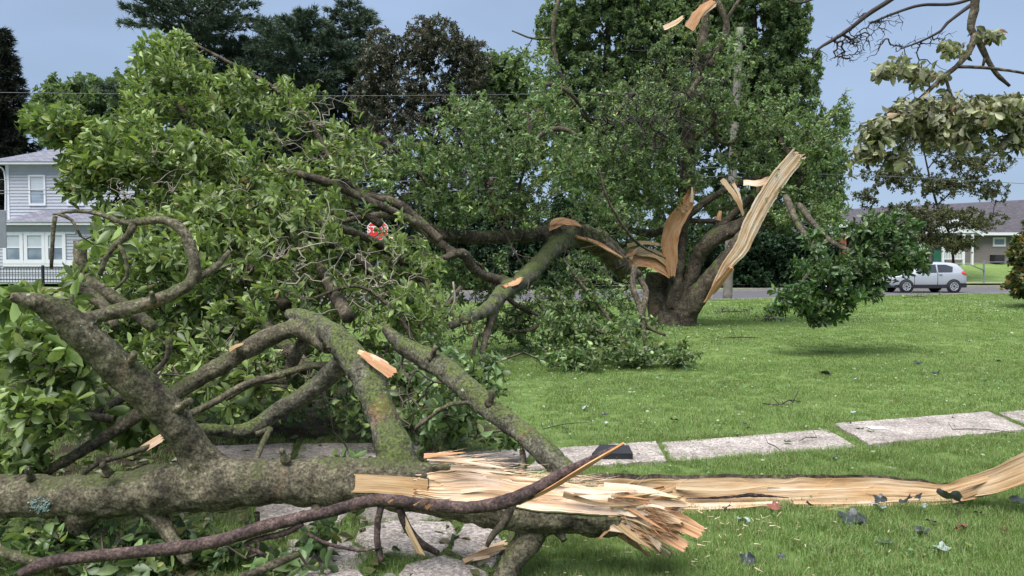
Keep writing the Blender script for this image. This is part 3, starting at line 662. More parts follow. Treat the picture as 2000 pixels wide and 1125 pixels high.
w_ = MB(); xc = sx(14, D2); w_.add([(xc, D2 - .5, zl + .1), (xb + .4, D2 - .5, zl + .1), (xb + .4, D + .05, zl + .95), (xc + 1.1, D + .05, zl + .95)], [(0, 1, 2, 3)])
w_.add([(xc, D2 - .5, zl + .09), (xb + .4, D2 - .5, zl + .09), (xb + .4, D + .05, zl + .09), (xc, D + .05, zl + .09)], [(0, 3, 2, 1)]); put('porch_roof', w_, M['roof'], h1)
w_ = MB(); w_.box(sx(8, D2), sx(150, D2), D2 - .075, D2 - .02, sz(521, D2), sz(508, D2)); w_.box(sx(8, D2), sx(150, D2), D2 - .075, D2 - .02, sz(457, D2), sz(453, D2)); put('window_band', w_, M['white'], h1)
for x0, x1 in ((15, 41), (56, 84), (97, 124)): win(h1, sx(x0, D2), sx(x1, D2), sz(507, D2), sz(460, D2), D2 - .03, 'blind', .2)
# iron fence
DF = 38.5
fn = thing('iron_fence', 'low black iron fence with looped pickets in front of the pale house', 'fence', (sx(70, DF), DF, .3))
z0, z1 = sz(551, DF), sz(521, DF)
for zz, nm_ in ((z1 - .08, 'rail'), (z0 + .12, 'rail'), ((z0 + z1) / 2, 'rail')):
    g = MB(); g.box(sx(-60, DF), sx(300, DF), DF - .012, DF + .012, zz - .014, zz + .014); put(nm_, g, M['iron'], fn)
g = MB(); g.box(-.009, .009, -.009, .009, z0, z1 - .05); hl = MB(); a_ = np.linspace(0, math.pi, 7); tube(hl, np.c_[.075 - .075 * np.cos(a_), a_ * 0, z1 - .05 + .075 * np.sin(a_)], np.full(7, .009), 4, raw=True)
g.v += hl.v; g.f += [f + 8 for f in hl.f]; g.m += hl.m; g.uv += hl.uv; g.a += hl.a; g.n += hl.n
pm = g.mesh('picket', M['iron'])
for i in range(64):
    o = link('picket', pm, fn); o.location = (sx(-55, DF) + i * .15, DF, 0)
pb = MB(); pb.box(-.05, .05, -.05, .05, z0 - .15, z1 + .08); pm = pb.mesh('post', M['iron'])
for x in (-40, 84, 140, 235): o = link('post', pm, fn); o.location = (sx(x, DF), DF, 0)
# grey sign back at the left edge
sg = thing('road_sign', 'blank grey back of a sheet metal road sign cut off by the left edge', 'sign', (sx(-12, 21), 21, 0))
b_ = MB(); b_.box(sx(-50, 21), sx(15, 21), 20.98, 21.0, sz(484, 21), sz(411, 21)); o = put('sign_board', b_, M['grey_metal'], sg)
bv = o.modifiers.new('b', 'BEVEL'); bv.width = .009
b_ = MB(); b_.box(sx(-19, 21), sx(-15, 21), 20.92, 20.978, -.1, sz(411, 21)); put('post', b_, M['grey_metal'], sg)
# stop sign
DS = 26.5; cx, cz = sx(738, DS), sz(449, DS); R_ = .36
ss = thing('stop_sign', 'red octagonal stop sign half hidden by the foliage above the arched limb', 'sign', (cx, DS, 0))
def ngon(n, R, y0, y1, c, rot=0):
    mb = MB(); a = np.arange(n) * 2 * math.pi / n + rot; p = np.c_[np.cos(a) * R, np.sin(a) * R]
    v = [(c[0] + q[0], y0, c[1] + q[1]) for q in p] + [(c[0] + q[0], y1, c[1] + q[1]) for q in p]
    i = np.arange(n); j = (i + 1) % n; mb.add(v, np.stack([i, j, n + j, n + i], -1)); mb.f.append(np.array([list(range(n))])); mb.m.append([0]); mb.f.append(np.array([list(range(2 * n - 1, n - 1, -1))])); mb.m.append([0]); return mb
put('border', ngon(8, R_ * 1.08, DS, DS + .01, (cx, cz), math.pi / 8), M['white'], ss)
put('face', ngon(8, R_, DS - .006, DS - .002, (cx, cz), math.pi / 8), M['red_sign'], ss)
def textobj(body, size, loc, m, parent, name='lettering'):
    cu = bpy.data.curves.new(name, 'FONT'); cu.body = body; cu.size = size; cu.align_x = 'CENTER'; cu.align_y = 'CENTER'; cu.extrude = .002; cu.offset = .006
    t_ = bpy.data.objects.new('tmp', cu); COL.objects.link(t_); dg = bpy.context.evaluated_depsgraph_get(); me = bpy.data.meshes.new_from_object(t_.evaluated_get(dg)); bpy.data.objects.remove(t_)
    me.transform(Matrix.Translation(loc) @ Matrix.Rotation(math.pi / 2, 4, 'X')); me.materials.clear(); me.materials.append(m); return link(name, me, parent)
textobj('STOP', .32, (cx, DS - .012, cz), M['white'], ss)
b_ = MB(); b_.box(cx - .03, cx + .03, DS + .012, DS + .06, -.1, cz + .2); put('post', b_, M['grey_metal'], ss)
# utility pole and wires
DP = 31.0
up = thing('utility_pole', 'weathered grey wooden utility pole at the kerb behind the broken tree', 'pole', (sx(1421, DP), DP, 0))
b_ = MB(); tube(b_, [(sx(1421, DP), DP, -.2), (sx(1428, DP), DP, sz(360, DP)), (sx(1440, DP), DP, sz(60, DP))], [.19, .175, .15], 14, .4); put('shaft', b_, M['pole'], up, sm=True)
for k, (ya, pts, lab) in enumerate([
    (183, [(-60, 26, 180), (700, 29, 187), (1433, DP, 178)], 'topmost thin overhead wire running left from the pole across the treetops'),
    (300, [(-60, 26, 353), (700, 29, 330), (1430, DP, 300)], 'overhead wire crossing the upper windows of the pale house'),
    (330, [(-60, 26, 374), (700, 29, 357), (1430, DP, 326)], 'thicker overhead cable just below the upper window wire of the house'),
    (345, [(-60, 26, 378), (700, 29, 379), (1430, DP, 343)], 'lowest overhead cable running behind the foliage towards the pole'),
    (290, [(1430, DP, 290), (1700, 34, 300), (2060, 38, 312)], 'upper thin wire running right from the pole through the small tree'),
    (338, [(1430, DP, 338), (1700, 34, 343), (2060, 38, 362)], 'lower cable running right from the pole above the long brown roof'),
]):
    b_ = MB(); tube(b_, [P(x, y, d) for x, d, y in pts], [.008 + .005 * (k in (2, 3, 5))] * 3, 5, 1.0)
    tag(put('overhead_wire', b_, M['wire']), lab, 'wire', 'overhead wires strung from the pole')
# long building at right
def gzt(x, d): return float(hgt(np.array([x]), np.array([d]))[0])
DB = 66.0
lb = thing('long_building', 'long single-storey tan building with brown shingle roof and white trim beyond the road at right', 'building', (sx(1850, DB), DB, 1.8))
bx0, bx1 = sx(1560, DB), sx(2200, DB); ze = sz(457, DB)
w_ = MB(); lapwall(w_, sx(1665, DB), bx1, DB, 1.2, ze, .15); w_.box(sx(1665, DB), bx1, DB + .01, DB + 14, 1.0, ze); put('wall', w_, M['siding_tan'], lb)
w_ = MB(); w_.add([(bx0 - .4, DB - .6, ze), (bx1, DB - .6, ze), (bx1, DB + 7, sz(386, DB + 7)), (bx0 - .4, DB + 7, sz(417, DB + 7)), (bx1, DB + 15, ze), (bx0 - .4, DB + 15, ze)], [(0, 1, 2, 3), (3, 2, 4, 5)]); put('roof', w_, M['roof_b'], lb)
w_ = MB(); w_.box(bx0 - .4, bx1, DB - .68, DB - .58, ze - .14, ze + .1); put('fascia', w_, M['white'], lb)
win(lb, sx(1940, DB), sx(1959, DB), sz(478, DB), sz(467, DB), DB - .02, 'glass', .14, False)
win(lb, sx(1993, DB), sx(2012, DB), sz(478, DB), sz(467, DB), DB - .02, 'glass', .14, False)
w_ = MB(); w_.box(sx(1972, DB), sx(1977, DB), DB - .2, DB - .03, 1.6, ze - .15); put('column', w_, M['white'], lb)
w_ = MB(); w_.box(sx(1765, DB), sx(1808, DB), DB - .3, DB - .03, sz(508, DB) - .2, sz(462, DB)); put('wall_panel', w_, M['white'], lb)
w_ = MB(); w_.box(sx(1817, DB), sx(1841, DB), DB - .5, DB - .3, sz(508, DB) - .2, sz(484, DB)); put('door', w_, M['green_door'], lb)
w_ = MB(); w_.box(sx(1932, DB), sx(1950, DB), DB - .8, DB - .05, sz(508, DB) - .3, sz(498, DB)); put('air_conditioner', w_, M['black'], lb)
def gable(root, xa, xb, zb, zp, y, m, name='gable'):
    g = MB(); xm = (xa + xb) / 2; g.add([(xa, y, zb), (xb, y, zb), (xm, y, zp), (xa, y + 7, zb), (xb, y + 7, zb), (xm, y + 7, zp)], [(0, 3, 5, 2), (1, 2, 5, 4)])
    put('gable_roof', g, M['roof_b'], root); g = MB(); g.add([(xa + .1, y + .03, zb), (xb - .1, y + .03, zb), (xm, y + .03, zp - .1)], [(0, 1, 2)]); put(name, g, m, root)
    for s_ in ((xa, zb, xm, zp), (xb, zb, xm, zp)):
        g = MB(); g.add([(s_[0], y - .04, s_[1]), (s_[2], y - .04, s_[3]), (s_[2], y - .04, s_[3] - .32), (s_[0], y - .04, s_[1] - .32), (s_[0], y + .02, s_[1]), (s_[2], y + .02, s_[3]), (s_[2], y + .02, s_[3] - .32), (s_[0], y + .02, s_[1] - .32)], [(0, 1, 2, 3), (4, 7, 6, 5), (0, 4, 5, 1), (3, 2, 6, 7)]); put('gable_trim', g, M['white'], root)
gable(lb, sx(1982, DB), sx(2060, DB), ze + .05, sz(428, DB), DB - 1.2, M['siding_tan'])
gable(lb, sx(1800, DB), sx(1905, DB), ze + .05, sz(425, DB), DB - 1.0, M['white'])
w_ = MB(); w_.box(sx(1598, DB), sx(1648, DB), DB - .4, DB + 3, 1., ze + .2); put('brick_wall', w_, M['brick'], lb)
gable(lb, sx(1585, DB), sx(1660, DB), ze + .9, sz(424, DB), DB - .8, M['siding'])
w_ = MB(); w_.box(sx(1585, DB), sx(1662, DB), DB - .85, DB - .41, ze + .55, ze + .9); put('fascia', w_, M['white'], lb)
win(lb, sx(1615, DB), sx(1629, DB), sz(459, DB), sz(449, DB), DB - .42, 'glass', .09, True)
prr = thing('porch_railing', 'white baluster railing in front of the green panel on the long building', 'railing', (sx(1862, DB - 2), DB - 2, 1.6))
zr0, zr1 = sz(507, DB - 2), sz(489, DB - 2)
for zz in (zr0 + .05, zr1): g = MB(); g.box(sx(1841, DB - 2), sx(1881, DB - 2), DB - 2.03, DB - 1.97, zz - .05, zz + .05); put('rail', g, M['white'], prr)
bb = MB(); bb.box(-.035, .035, -.025, .025, zr0, zr1); pm = bb.mesh('baluster', M['white'])
for i in range(14): o = link('baluster', pm, prr); o.location = (sx(1843, DB - 2) + i * .13, DB - 2, 0)
pb = MB(); pb.box(-.08, .08, -.08, .08, zr0 - .5, ze - .1); pm = pb.mesh('post', M['white'])
for x in (1841, 1881, 1898): o = link('post', pm, prr); o.location = (sx(x, DB - 2), DB - 2, 0)
# chain-link gate post, white marker post
cf = thing('fence_post', 'thin grey metal fence post with short rails on the bank right of the car', 'fence post', (sx(1922, 50), 50, .5))
b_ = MB(); tube(b_, [(sx(1922, 50), 50, .2), (sx(1921, 50), 50, sz(508, 50))], [.06, .06], 8, 1); put('post', b_, M['grey_metal'], cf)
b_ = MB(); tube(b_, [(sx(1922, 50), 50, sz(512, 50)), (sx(2060, 52), 52, sz(511, 52))], [.03, .03], 6, 2); tube(b_, [(sx(1922, 50), 50, sz(528, 50)), (sx(1895, 49), 49, sz(517, 49)), (sx(1870, 49), 49, sz(515, 49))], [.045, .03, .02], 6, 1); put('rail', b_, M['grey_metal'], cf)
mp_ = MB(); c0 = np.array([sx(1617, 44), 44.]); tube(mp_, [(c0[0], 44, .1), (c0[0], 44, sz(525, 44))], [.2, .19], 14, .3); tag(put('marker_post', mp_, M['white']), 'short white round post standing on the far verge behind the bough', 'bollard')
# ------------------------------------------------------------------ car (nose to the left)
def build_car():
    X0, Yc = sx(1863, 40.2), 40.2
    root = thing('parked_car', 'silver compact hatchback on the road, nose hidden by the hanging bough', 'car', (sx(1817, 40.2), Yc + .85, -.1))
    # local: x forward = left; stations from rear (0) to nose (4.25); z above ground
    st = [ # x, zbottom, zbelt, zroof, half width belt, half width roof
        (.00, .42, .88, .92, .74, .60), (.06, .36, 1.02, 1.06, .80, .62), (.18, .30, 1.10, 1.34, .845, .62), (.42, .26, 1.10, 1.585, .875, .60), (.75, .24, 1.09, 1.63, .885, .60),
        (1.3, .22, 1.07, 1.665, .888, .61), (1.9, .22, 1.05, 1.66, .888, .62), (2.45, .22, 1.03, 1.60, .885, .61), (2.8, .22, 1.02, 1.45, .88, .60), (3.15, .22, 1.01, 1.22, .88, .62), (3.38, .23, .99, 1.04, .875, .66), (3.75, .25, .93, .96, .85, .62), (4.05, .30, .84, .87, .76, .5), (4.22, .38, .66, .70, .58, .4)]
    mb = MB(); rows = []
    for x, zb, zl, zr, wb, wr in st:
        h = [(0, zb), (wb * .86, zb), (wb * .97, zb + .12), (wb, zb + (zl - zb) * .5), (wb * .985, zl - .05), (wb * .95, zl), (wb + (wr - wb) * .5, (zl + zr) / 2 + .01), (wr + .02, zr - .05), (wr - .07, zr - .005), (0, zr + .025)]
        ring = h + [(-a, c) for a, c in h[-2:0:-1]]; rows.append([(x, a, c) for a, c in ring])
    n = len(rows[0]); V = np.array(rows).reshape(-1, 3)
    i = np.arange(len(rows) - 1)[:, None] * n; j = np.arange(n)[None]; k = (j + 1) % n
    V2 = V.copy(); V2[:, 0] = -V[:, 0] + X0 + .80; V2[:, 1] = Yc + .88 + V[:, 1]; V2[:, 2] = V[:, 2] - .10
    mb.add(V2, np.stack([i + j, i + n + j, i + n + k, i + k], -1).reshape(-1, 4)); mb.f.append(np.array([list(range(n))])); mb.m.append([0]); mb.f.append(np.array([list(range(len(V) - 1, len(V) - n - 1, -1))])); mb.m.append([0])
    body = put('body', mb, M['silver'], root, sm=True)
    m_ = body.modifiers.new('s', 'SUBSURF'); m_.levels = 1; m_.render_levels = 2
    T_ = lambda x, y, z: (-x + X0 + .80, Yc + .88 + y, z - .10)
    def wy(x, z):   # side surface half width
        st_ = np.array(st); zl = np.interp(x, st_[:, 0], st_[:, 2]); zr = np.interp(x, st_[:, 0], st_[:, 3]); wb = np.interp(x, st_[:, 0], st_[:, 4]); wr = np.interp(x, st_[:, 0], st_[:, 5])
        return np.where(z > zl, wb * .95 + (wr + .02 - wb * .95) * np.clip((z - zl) / (zr - .05 - zl), 0, 1.2), wb)
    def panel(name, poly, m, out=.012, side=-1, sub=6, parent=None):
        g = MB(); q = np.array(poly, float); P_ = []
        for a in range(len(q)):
            for s in range(sub): P_.append(q[a] + (q[(a + 1) % len(q)] - q[a]) * s / sub)
        P_ = np.array(P_); c = P_.mean(0); n_ = len(P_); A = []
        for s in (1., .66, .33): A += [T_(x, side * (wy(x, z) + out), z) for x, z in c + (P_ - c) * s]
        A.append(T_(c[0], side * (wy(c[0], c[1]) + out), c[1])); back = [T_(x, side * (wy(x, z) - .03), z) for x, z in P_]
        i_ = np.arange(n_); j_ = (i_ + 1) % n_; nA = len(A)
        g.add(A + back, np.concatenate([np.stack([i_, j_, n_ + j_, n_ + i_], -1), np.stack([n_ + i_, n_ + j_, 2 * n_ + j_, 2 * n_ + i_], -1), np.stack([nA + i_, nA + j_, j_, i_], -1)]))
        g.f.append(np.stack([2 * n_ + i_, 2 * n_ + j_, np.full(n_, 3 * n_)], -1)); g.m.append(np.zeros(n_)); return put(name, g, m, parent or root)
    for s in (-1, 1):
        panel('side_window', [(.86, 1.13), (1.62, 1.11), (1.62, 1.52), (1.15, 1.52), (.78, 1.40)], M['car_glass'], .034, s)
        panel('side_window', [(1.70, 1.105), (2.82, 1.08), (2.55, 1.36), (2.30, 1.51), (1.70, 1.53)], M['car_glass'], .034, s)
        panel('tail_light', [(.05, .98), (.30, 1.02), (.36, 1.12), (.22, 1.20), (.10, 1.12)], M['red_lens'], .02, s)
        panel('sill_cladding', [(.05, .28), (4.0, .28), (3.9, .42), (2.9, .44), (1.2, .44), (.3, .52), (.02, .5)], M['black'], .016, s)
        panel('door_seam', [(1.655, .45), (1.675, .45), (1.675, 1.53), (1.655, 1.53)], M['black'], .006, s)
        panel('door_seam', [(2.90, .45), (2.915, .45), (2.93, 1.0), (2.91, 1.0)], M['black'], .006, s)
        panel('door_handle', [(1.42, .99), (1.60, .985), (1.60, 1.02), (1.42, 1.025)], M['silver'], .035, s)
        for wx in (.80, 3.36):
            g = ngon(24, .40, 0, .02, (0, 0)); g.v = [np.array(T_(wx, s * .895, .34)) + v * [1, 1, 1] - [0, .01, 0] for v in g.v]; put('wheel_arch', g, M['black'], root)
            tb = MB(); a = np.linspace(0, 2 * math.pi, 29)[:-1]; pr = [(.20, -.10), (.30, -.115), (.335, -.09), (.345, 0), (.335, .09), (.30, .115), (.20, .10)]
            v = np.array([[(rr * math.cos(t), yy, rr * math.sin(t)) for rr, yy in pr] for t in a]); nn = len(pr); i_ = np.arange(28)[:, None] * nn; j_ = np.arange(nn - 1)[None]
            tb.add(v.reshape(-1, 3) + np.array(T_(wx, s * .845, .345)), np.stack([i_ + j_, (i_ + nn + j_) % (28 * nn), (i_ + nn + j_ + 1) % (28 * nn), i_ + j_ + 1], -1).reshape(-1, 4)); wh = put('wheel', tb, M['tyre'], root, sm=True)
            rb = MB(); c = np.array(T_(wx, s * .93, .345))
            for q in range(5):
                t0 = q * 1.2566 + .3; u = np.array([math.cos(t0), 0, math.sin(t0)]); w2 = np.array([-u[2], 0, u[0]])
                for off in (-.035, .035):
                    A = c + w2 * off * .6; B_ = c + u * .205 + w2 * off * 1.3; rb.add([A - w2 * .018, A + w2 * .018, B_ + w2 * .02, B_ - w2 * .02, A - w2 * .018 - [0, s * .03, 0], A + w2 * .018 - [0, s * .03, 0], B_ + w2 * .02 - [0, s * .03, 0], B_ - w2 * .02 - [0, s * .03, 0]], [(0, 1, 2, 3), (4, 7, 6, 5), (0, 4, 5, 1), (1, 5, 6, 2), (2, 6, 7, 3), (3, 7, 4, 0)])
            ring = [(.195, -.02), (.225, -.02), (.225, .01), (.195, .01)]; v = np.array([[(rr * math.cos(t), yy, rr * math.sin(t)) for rr, yy in ring] for t in a]); i_ = np.arange(28)[:, None] * 4; j_ = np.arange(4)[None]
            rb.add(v.reshape(-1, 3) + c, np.stack([i_ + j_, (i_ + 4 + j_) % 112, (i_ + 4 + (j_ + 1) % 4) % 112, i_ + (j_ + 1) % 4], -1).reshape(-1, 4)); put('rim', rb, M['rim'], wh)
    g = MB(); g.add([T_(.045, -.60, 1.08), T_(.045, .60, 1.08), T_(.33, .52, 1.50), T_(.33, -.52, 1.50)], [(0, 1, 2, 3)]); g.v[0] += [.02, 0, .012]; put('rear_window', g, M['car_glass'], root)
build_car()
# ================================================================== BACKGROUND TREES
def far_tree(name, label, d, base_x, trunk, limbs, blobs, m, L, k, seed, bark='bark_bg', step=.8, shell=.5, group=None, wl=.6, nobj=0, extra=.8, cat='tree', along=.5, rmin=.012, dirbias=None, spread=(30, 85)):
    """trunk: [(x,y,rpx)], limbs: list of such"""
    bz = gzt(sx(base_x, d), d); root = thing(name, label, cat, (sx(base_x, d), d, bz), group)
    b_ = MB(); p, r_ = px([(x, y, d, q) for x, y, q in trunk]); p[0, 2] = bz - .2; tube(b_, p, r_, 10, .5, lump=.1, seed=seed); put('trunk', b_, M[bark], root, sm=True); seeds = [spline(p, r_, .5)[0]]
    for l in limbs:
        b_ = MB(); p, r_ = px([(q[0], q[1], d + (q[3] if len(q) > 3 else 0), q[2]) for q in l]); tube(b_, p, r_, 7, .5, lump=.08, seed=seed); put('limb', b_, M[bark], root, sm=True); seeds.append(spline(p, r_, .5)[0])
    seeds = np.concatenate(seeds); seeds = seeds[seeds[:, 2] > bz + .8 if cat == 'tree' else slice(None)]
    canopy(root, seeds, blobs, seed, k, L, m, name, nobj, LOW, step, bark, rmin=rmin, shell=shell, along=along, extra=extra, wl=wl, upn=.6, dirbias=dirbias, spread=spread)
    return root
BGT = 'trees standing beyond the road'
def pine(name, label, d, cx, ytop, ybase, halfw, seed, m, nlay=16, droop=.1, dens=1., skew=0, profile=None, tuft=.42, nn=15, kind='pine'):
    r = np.random.default_rng(seed); bz = gzt(sx(cx, d), d); root = thing(name, label, 'tree', (sx(cx, d), d, bz), BGT)
    top = P(cx + skew, ytop, d); b0 = np.array((sx(cx, d), d, bz - .2)); H = top[2] - b0[2]; b_ = MB(); tube(b_, [b0, (b0 + top) / 2, top], [H * .022, H * .014, .03], 10, .6); put('trunk', b_, M['bark_bg'], root, sm=True)
    zb = P(cx, ybase, d)[2]; W = halfw * d / F; bm = MB(); C = []; Dv = []
    nb = int(nlay * 5 * dens)
    for i in range(nb):
        t = (i + r.random()) / nb; z = zb + (top[2] - zb) * t; pr = profile(t) if profile else (1 - t) ** .8
        ln = W * pr * r.uniform(.55, 1.12) + .3; a = i * 2.4 + r.normal(0, .3); u = np.array([math.cos(a), math.sin(a), 0]); c = b0 + (top - b0) * (z - b0[2]) / H
        up = droop * r.uniform(.5, 1.4); n = max(4, int(ln / .35)); s = np.linspace(0, 1, n + 1)[:, None]
        p = c + u * s * ln + np.array([0, 0, 1.]) * (up * ln * s ** 1.6) + r.normal(0, .06, (n + 1, 3)) * s; prisms(bm, p[:-1], p[1:], .07 * (1 - s[:-1, 0]) * ln / 4 + .015, .07 * (1 - s[1:, 0]) * ln / 4 + .012, 4)
        nt_ = int(ln * 13 * dens); ts = r.random(nt_) ** .6; side = np.array([-u[1], u[0], 0]); off = r.normal(0, .22, nt_) * ln * (1.15 - ts) 
        q = c + u * (ts * ln)[:, None] + np.array([0, 0, 1.]) * (up * ln * ts ** 1.6)[:, None] + side * off[:, None] + r.normal(0, .11, (nt_, 3)); C.append(q); Dv.append(nrm(u + side * np.sign(off)[:, None] * .5 + r.normal(0, .3, (nt_, 3)) + np.array([0, 0, .35 if kind == 'pine' else -.15])))
    put('branches', bm, M['bark_bg'], root, 'stuff', True)
    C = np.concatenate(C); Dv = np.concatenate(Dv); n = len(C); Cn = np.repeat(C, nn, 0); Dn = np.repeat(Dv, nn, 0); ax = nrm(Dn + r.normal(0, .55, (n * nn, 3))); fb = MB(); Ls = tuft * r.uniform(.6, 1.2, n * nn)
    Cn = Cn + Dn * r.uniform(-.15, .1, (n * nn, 1)); sd = nrm(np.cross(ax, r.normal(size=ax.shape))); wd = (tuft * .085) * np.ones((n * nn, 1))
    v = np.stack([Cn - sd * wd, Cn + sd * wd, Cn + ax * Ls[:, None]], 1); fb.add(v.reshape(-1, 3), np.arange(n * nn * 3).reshape(-1, 3), 0, a=np.repeat(np.clip(np.repeat(r.random(n), nn) * .7 + r.random(n * nn) * .3, 0, .99), 3))
    put('foliage', fb, m, root, 'stuff')
# dark spruce at the far left
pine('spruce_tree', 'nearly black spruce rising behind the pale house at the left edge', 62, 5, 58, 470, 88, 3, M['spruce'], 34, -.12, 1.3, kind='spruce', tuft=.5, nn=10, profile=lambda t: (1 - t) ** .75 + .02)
far_tree('locust_tree', 'light green round-topped tree between the black spruce and the tall pine', 60, 150, [(150, 520, 8), (148, 300, 6), (150, 180, 3)], [[(148, 330, 4), (90, 220, 2)], [(148, 300, 4), (210, 190, 2)]],
    [(105, 195, 60, 50, 48, 2.5, 130), (170, 185, 60, 55, 46, 2.5, 150), (225, 190, 60, 45, 50, 2.5, 110), (150, 250, 60, 90, 60, 2.5, 200), (240, 260, 60, 60, 60, 2.5, 90)], M['lf_tree'], .42, 14, 11, group=BGT)
pine('pine_tree', 'tall layered pine whose flat dark top stands above the fallen crown', 56, 385, -30, 400, 150, 5, M['pine'], 20, .10, 1.3, profile=lambda t: (.75 + .3 * math.sin(t * 17)) * min(1, (1 - t) * 9) ** .5)
pine('pine_tree', 'bluish green pine just left of the dark reddish evergreen', 54, 590, 28, 470, 120, 6, M['pine'], 22, .22, 1.4, profile=lambda t: (.8 + .25 * math.sin(t * 19)) * min(1, (1 - t) * 7) ** .6)
pine('pine_tree', 'narrow pine top between the bluish pine and the dark reddish evergreen', 57, 685, 5, 450, 85, 8, M['pine'], 20, .2, 1.3, profile=lambda t: (.8 + .25 * math.sin(t * 15)) * min(1, (1 - t) * 5) ** .7)
pine('pine_tree', 'low hidden pine behind the middle of the fallen crown', 58, 490, 75, 470, 120, 9, M['pine'], 20, .15, 1.4, profile=lambda t: min(1, (1 - t) * 3) ** .7)
far_tree('magnolia_tree', 'dark reddish-brown evergreen magnolia with a spreading crown in the middle distance', 46, 840, [(842, 560, 9), (840, 400, 8), (838, 260, 5)],
    [[(840, 400, 5), (780, 270, 3.5), (740, 170, 2)], [(838, 330, 5), (870, 200, 3), (900, 110, 1.5)], [(838, 300, 4), (830, 160, 2.5), (815, 70, 1.5)], [(840, 380, 5), (910, 250, 3), (950, 150, 1.5)], [(840, 390, 4), (760, 330, 2.5), (700, 250, 1.5)]],
    [(745, 110, 46, 50, 55, 2., 304), (845, 85, 46, 65, 60, 2.2, 435), (915, 130, 46, 50, 65, 2., 333), (800, 190, 46, 110, 70, 2.4, 609), (900, 230, 46, 80, 80, 2.2, 435), (770, 290, 45, 110, 70, 2.4, 478), (870, 350, 45, 120, 80, 2.4, 478), (720, 180, 46, 40, 70, 1.5, 174), (800, 430, 45, 160, 80, 2, 435)],
    M['lf_dark'], .24, 13, 12, step=.6, shell=.45, group=BGT, wl=.42, along=.35)
far_tree('maple_tree', 'small green tree showing in the notch right of the reddish evergreen', 58, 990, [(990, 560, 8), (990, 300, 6), (985, 160, 3)], [], [(960, 150, 58, 55, 50, 2, 150), (1005, 165, 58, 45, 70, 2, 150), (1000, 260, 58, 75, 90, 2.5, 260), (960, 330, 58, 80, 70, 2, 160)], M['lf_tree'], .40, 14, 13, group=BGT)
far_tree('maple_tree', 'large full green tree filling the top centre behind the broken tree', 50, 1190, [(1190, 575, 16), (1190, 350, 12), (1185, 150, 8), (1190, 10, 4)], [[(1190, 330, 7), (1110, 200, 4), (1080, 90, 2)], [(1188, 250, 7), (1260, 130, 4), (1290, 30, 2)]],
    [(1110, 60, 50, 65, 75, 3, 350), (1190, -20, 50, 110, 90, 4, 525), (1340, 40, 50, 80, 100, 3, 420), (1345, 190, 50, 90, 90, 3, 380), (1270, 60, 50, 90, 90, 3.5, 475), (1160, 160, 50, 130, 90, 4, 600), (1270, 190, 50, 110, 100, 4, 525), (1110, 270, 50, 110, 110, 3.5, 412), (1240, 330, 50, 150, 110, 4, 475), (1200, 450, 50, 190, 90, 4, 375)], M['lf_tree'], .30, 16, 14, group=BGT, step=.9)
far_tree('maple_tree', 'biggest dark green tree rising past the top edge behind the utility pole', 50, 1480, [(1480, 575, 18), (1480, 350, 14), (1475, 150, 9), (1470, -20, 5)], [[(1480, 330, 8), (1400, 180, 5), (1370, 60, 2)], [(1478, 260, 8), (1545, 130, 4), (1575, 40, 2)]],
    [(1380, 20, 50, 85, 90, 3, 475), (1470, -40, 50, 110, 100, 3.5, 575), (1540, 40, 50, 52, 70, 2.5, 375), (1440, 130, 50, 120, 100, 3.5, 650), (1540, 150, 50, 72, 85, 2.8, 450), (1400, 260, 50, 120, 110, 3.5, 500), (1530, 280, 50, 105, 100, 3.2, 600), (1590, 330, 50, 70, 70, 2.5, 300), (1480, 400, 50, 140, 80, 3, 425), (1610, 400, 50, 50, 55, 2, 187)], M['lf_tree'], .29, 16, 15, group=BGT, step=.9)
far_tree('young_tree', 'airy olive-leaved street tree in front of the long brown roof', 54, 1863, [(1864, 506, 2.6), (1858, 470, 2.4), (1830, 400, 2.2), (1812, 330, 1.6), (1800, 270, 1)],
    [[(1830, 400, 1.4), (1890, 350, 1, .8), (1940, 320, .6, 1)], [(1820, 360, 1.4), (1760, 330, 1, -.6), (1700, 320, .5, -1)], [(1858, 470, 1.3), (1780, 440, .8, -.5), (1720, 430, .5, 0)], [(1850, 450, 1.2), (1900, 430, .8, .5), (1950, 430, .5, .5)], [(1812, 330, 1.2), (1850, 280, .8, 1), (1880, 240, .4, 1)]],
    [(1810, 275, 54, 90, 35, 2.2, 209), (1900, 315, 54, 85, 30, 2.2, 228), (1745, 345, 54, 75, 30, 2, 190), (1850, 360, 54, 110, 30, 2.5, 247), (1800, 420, 53, 90, 32, 2.4, 285), (1900, 430, 53, 70, 26, 2.2, 209), (1790, 465, 53, 70, 25, 2, 228), (1870, 475, 53, 55, 22, 1.8, 171), (1850, 215, 54, 60, 35, 1.6, 76), (1940, 375, 54, 44, 22, 1.5, 60), (1690, 385, 54, 36, 24, 1.5, 50), (1950, 290, 54, 36, 16, 1.2, 40), (1715, 440, 53, 40, 30, 2, 114)], M['lf_tree2'], .21, 11, 16, step=.5, shell=.8, group=BGT, extra=.35, rmin=.012)
far_tree('magnolia_shrub', 'bronze-tipped magnolia shrub cut off by the right edge', 25, 2015, [(2015, 600, 5), (2015, 520, 4), (2018, 450, 2)], [], [(1998, 500, 25, 32, 38, .8, 110), (2010, 545, 25, 46, 38, .9, 150), (2030, 460, 25, 40, 40, .8, 90), (1985, 560, 25, 24, 20, .6, 40), (2060, 540, 25, 60, 60, 1, 120)], M['lf_shrub'], .17, 12, 17, step=.3, cat='shrub', along=.2)
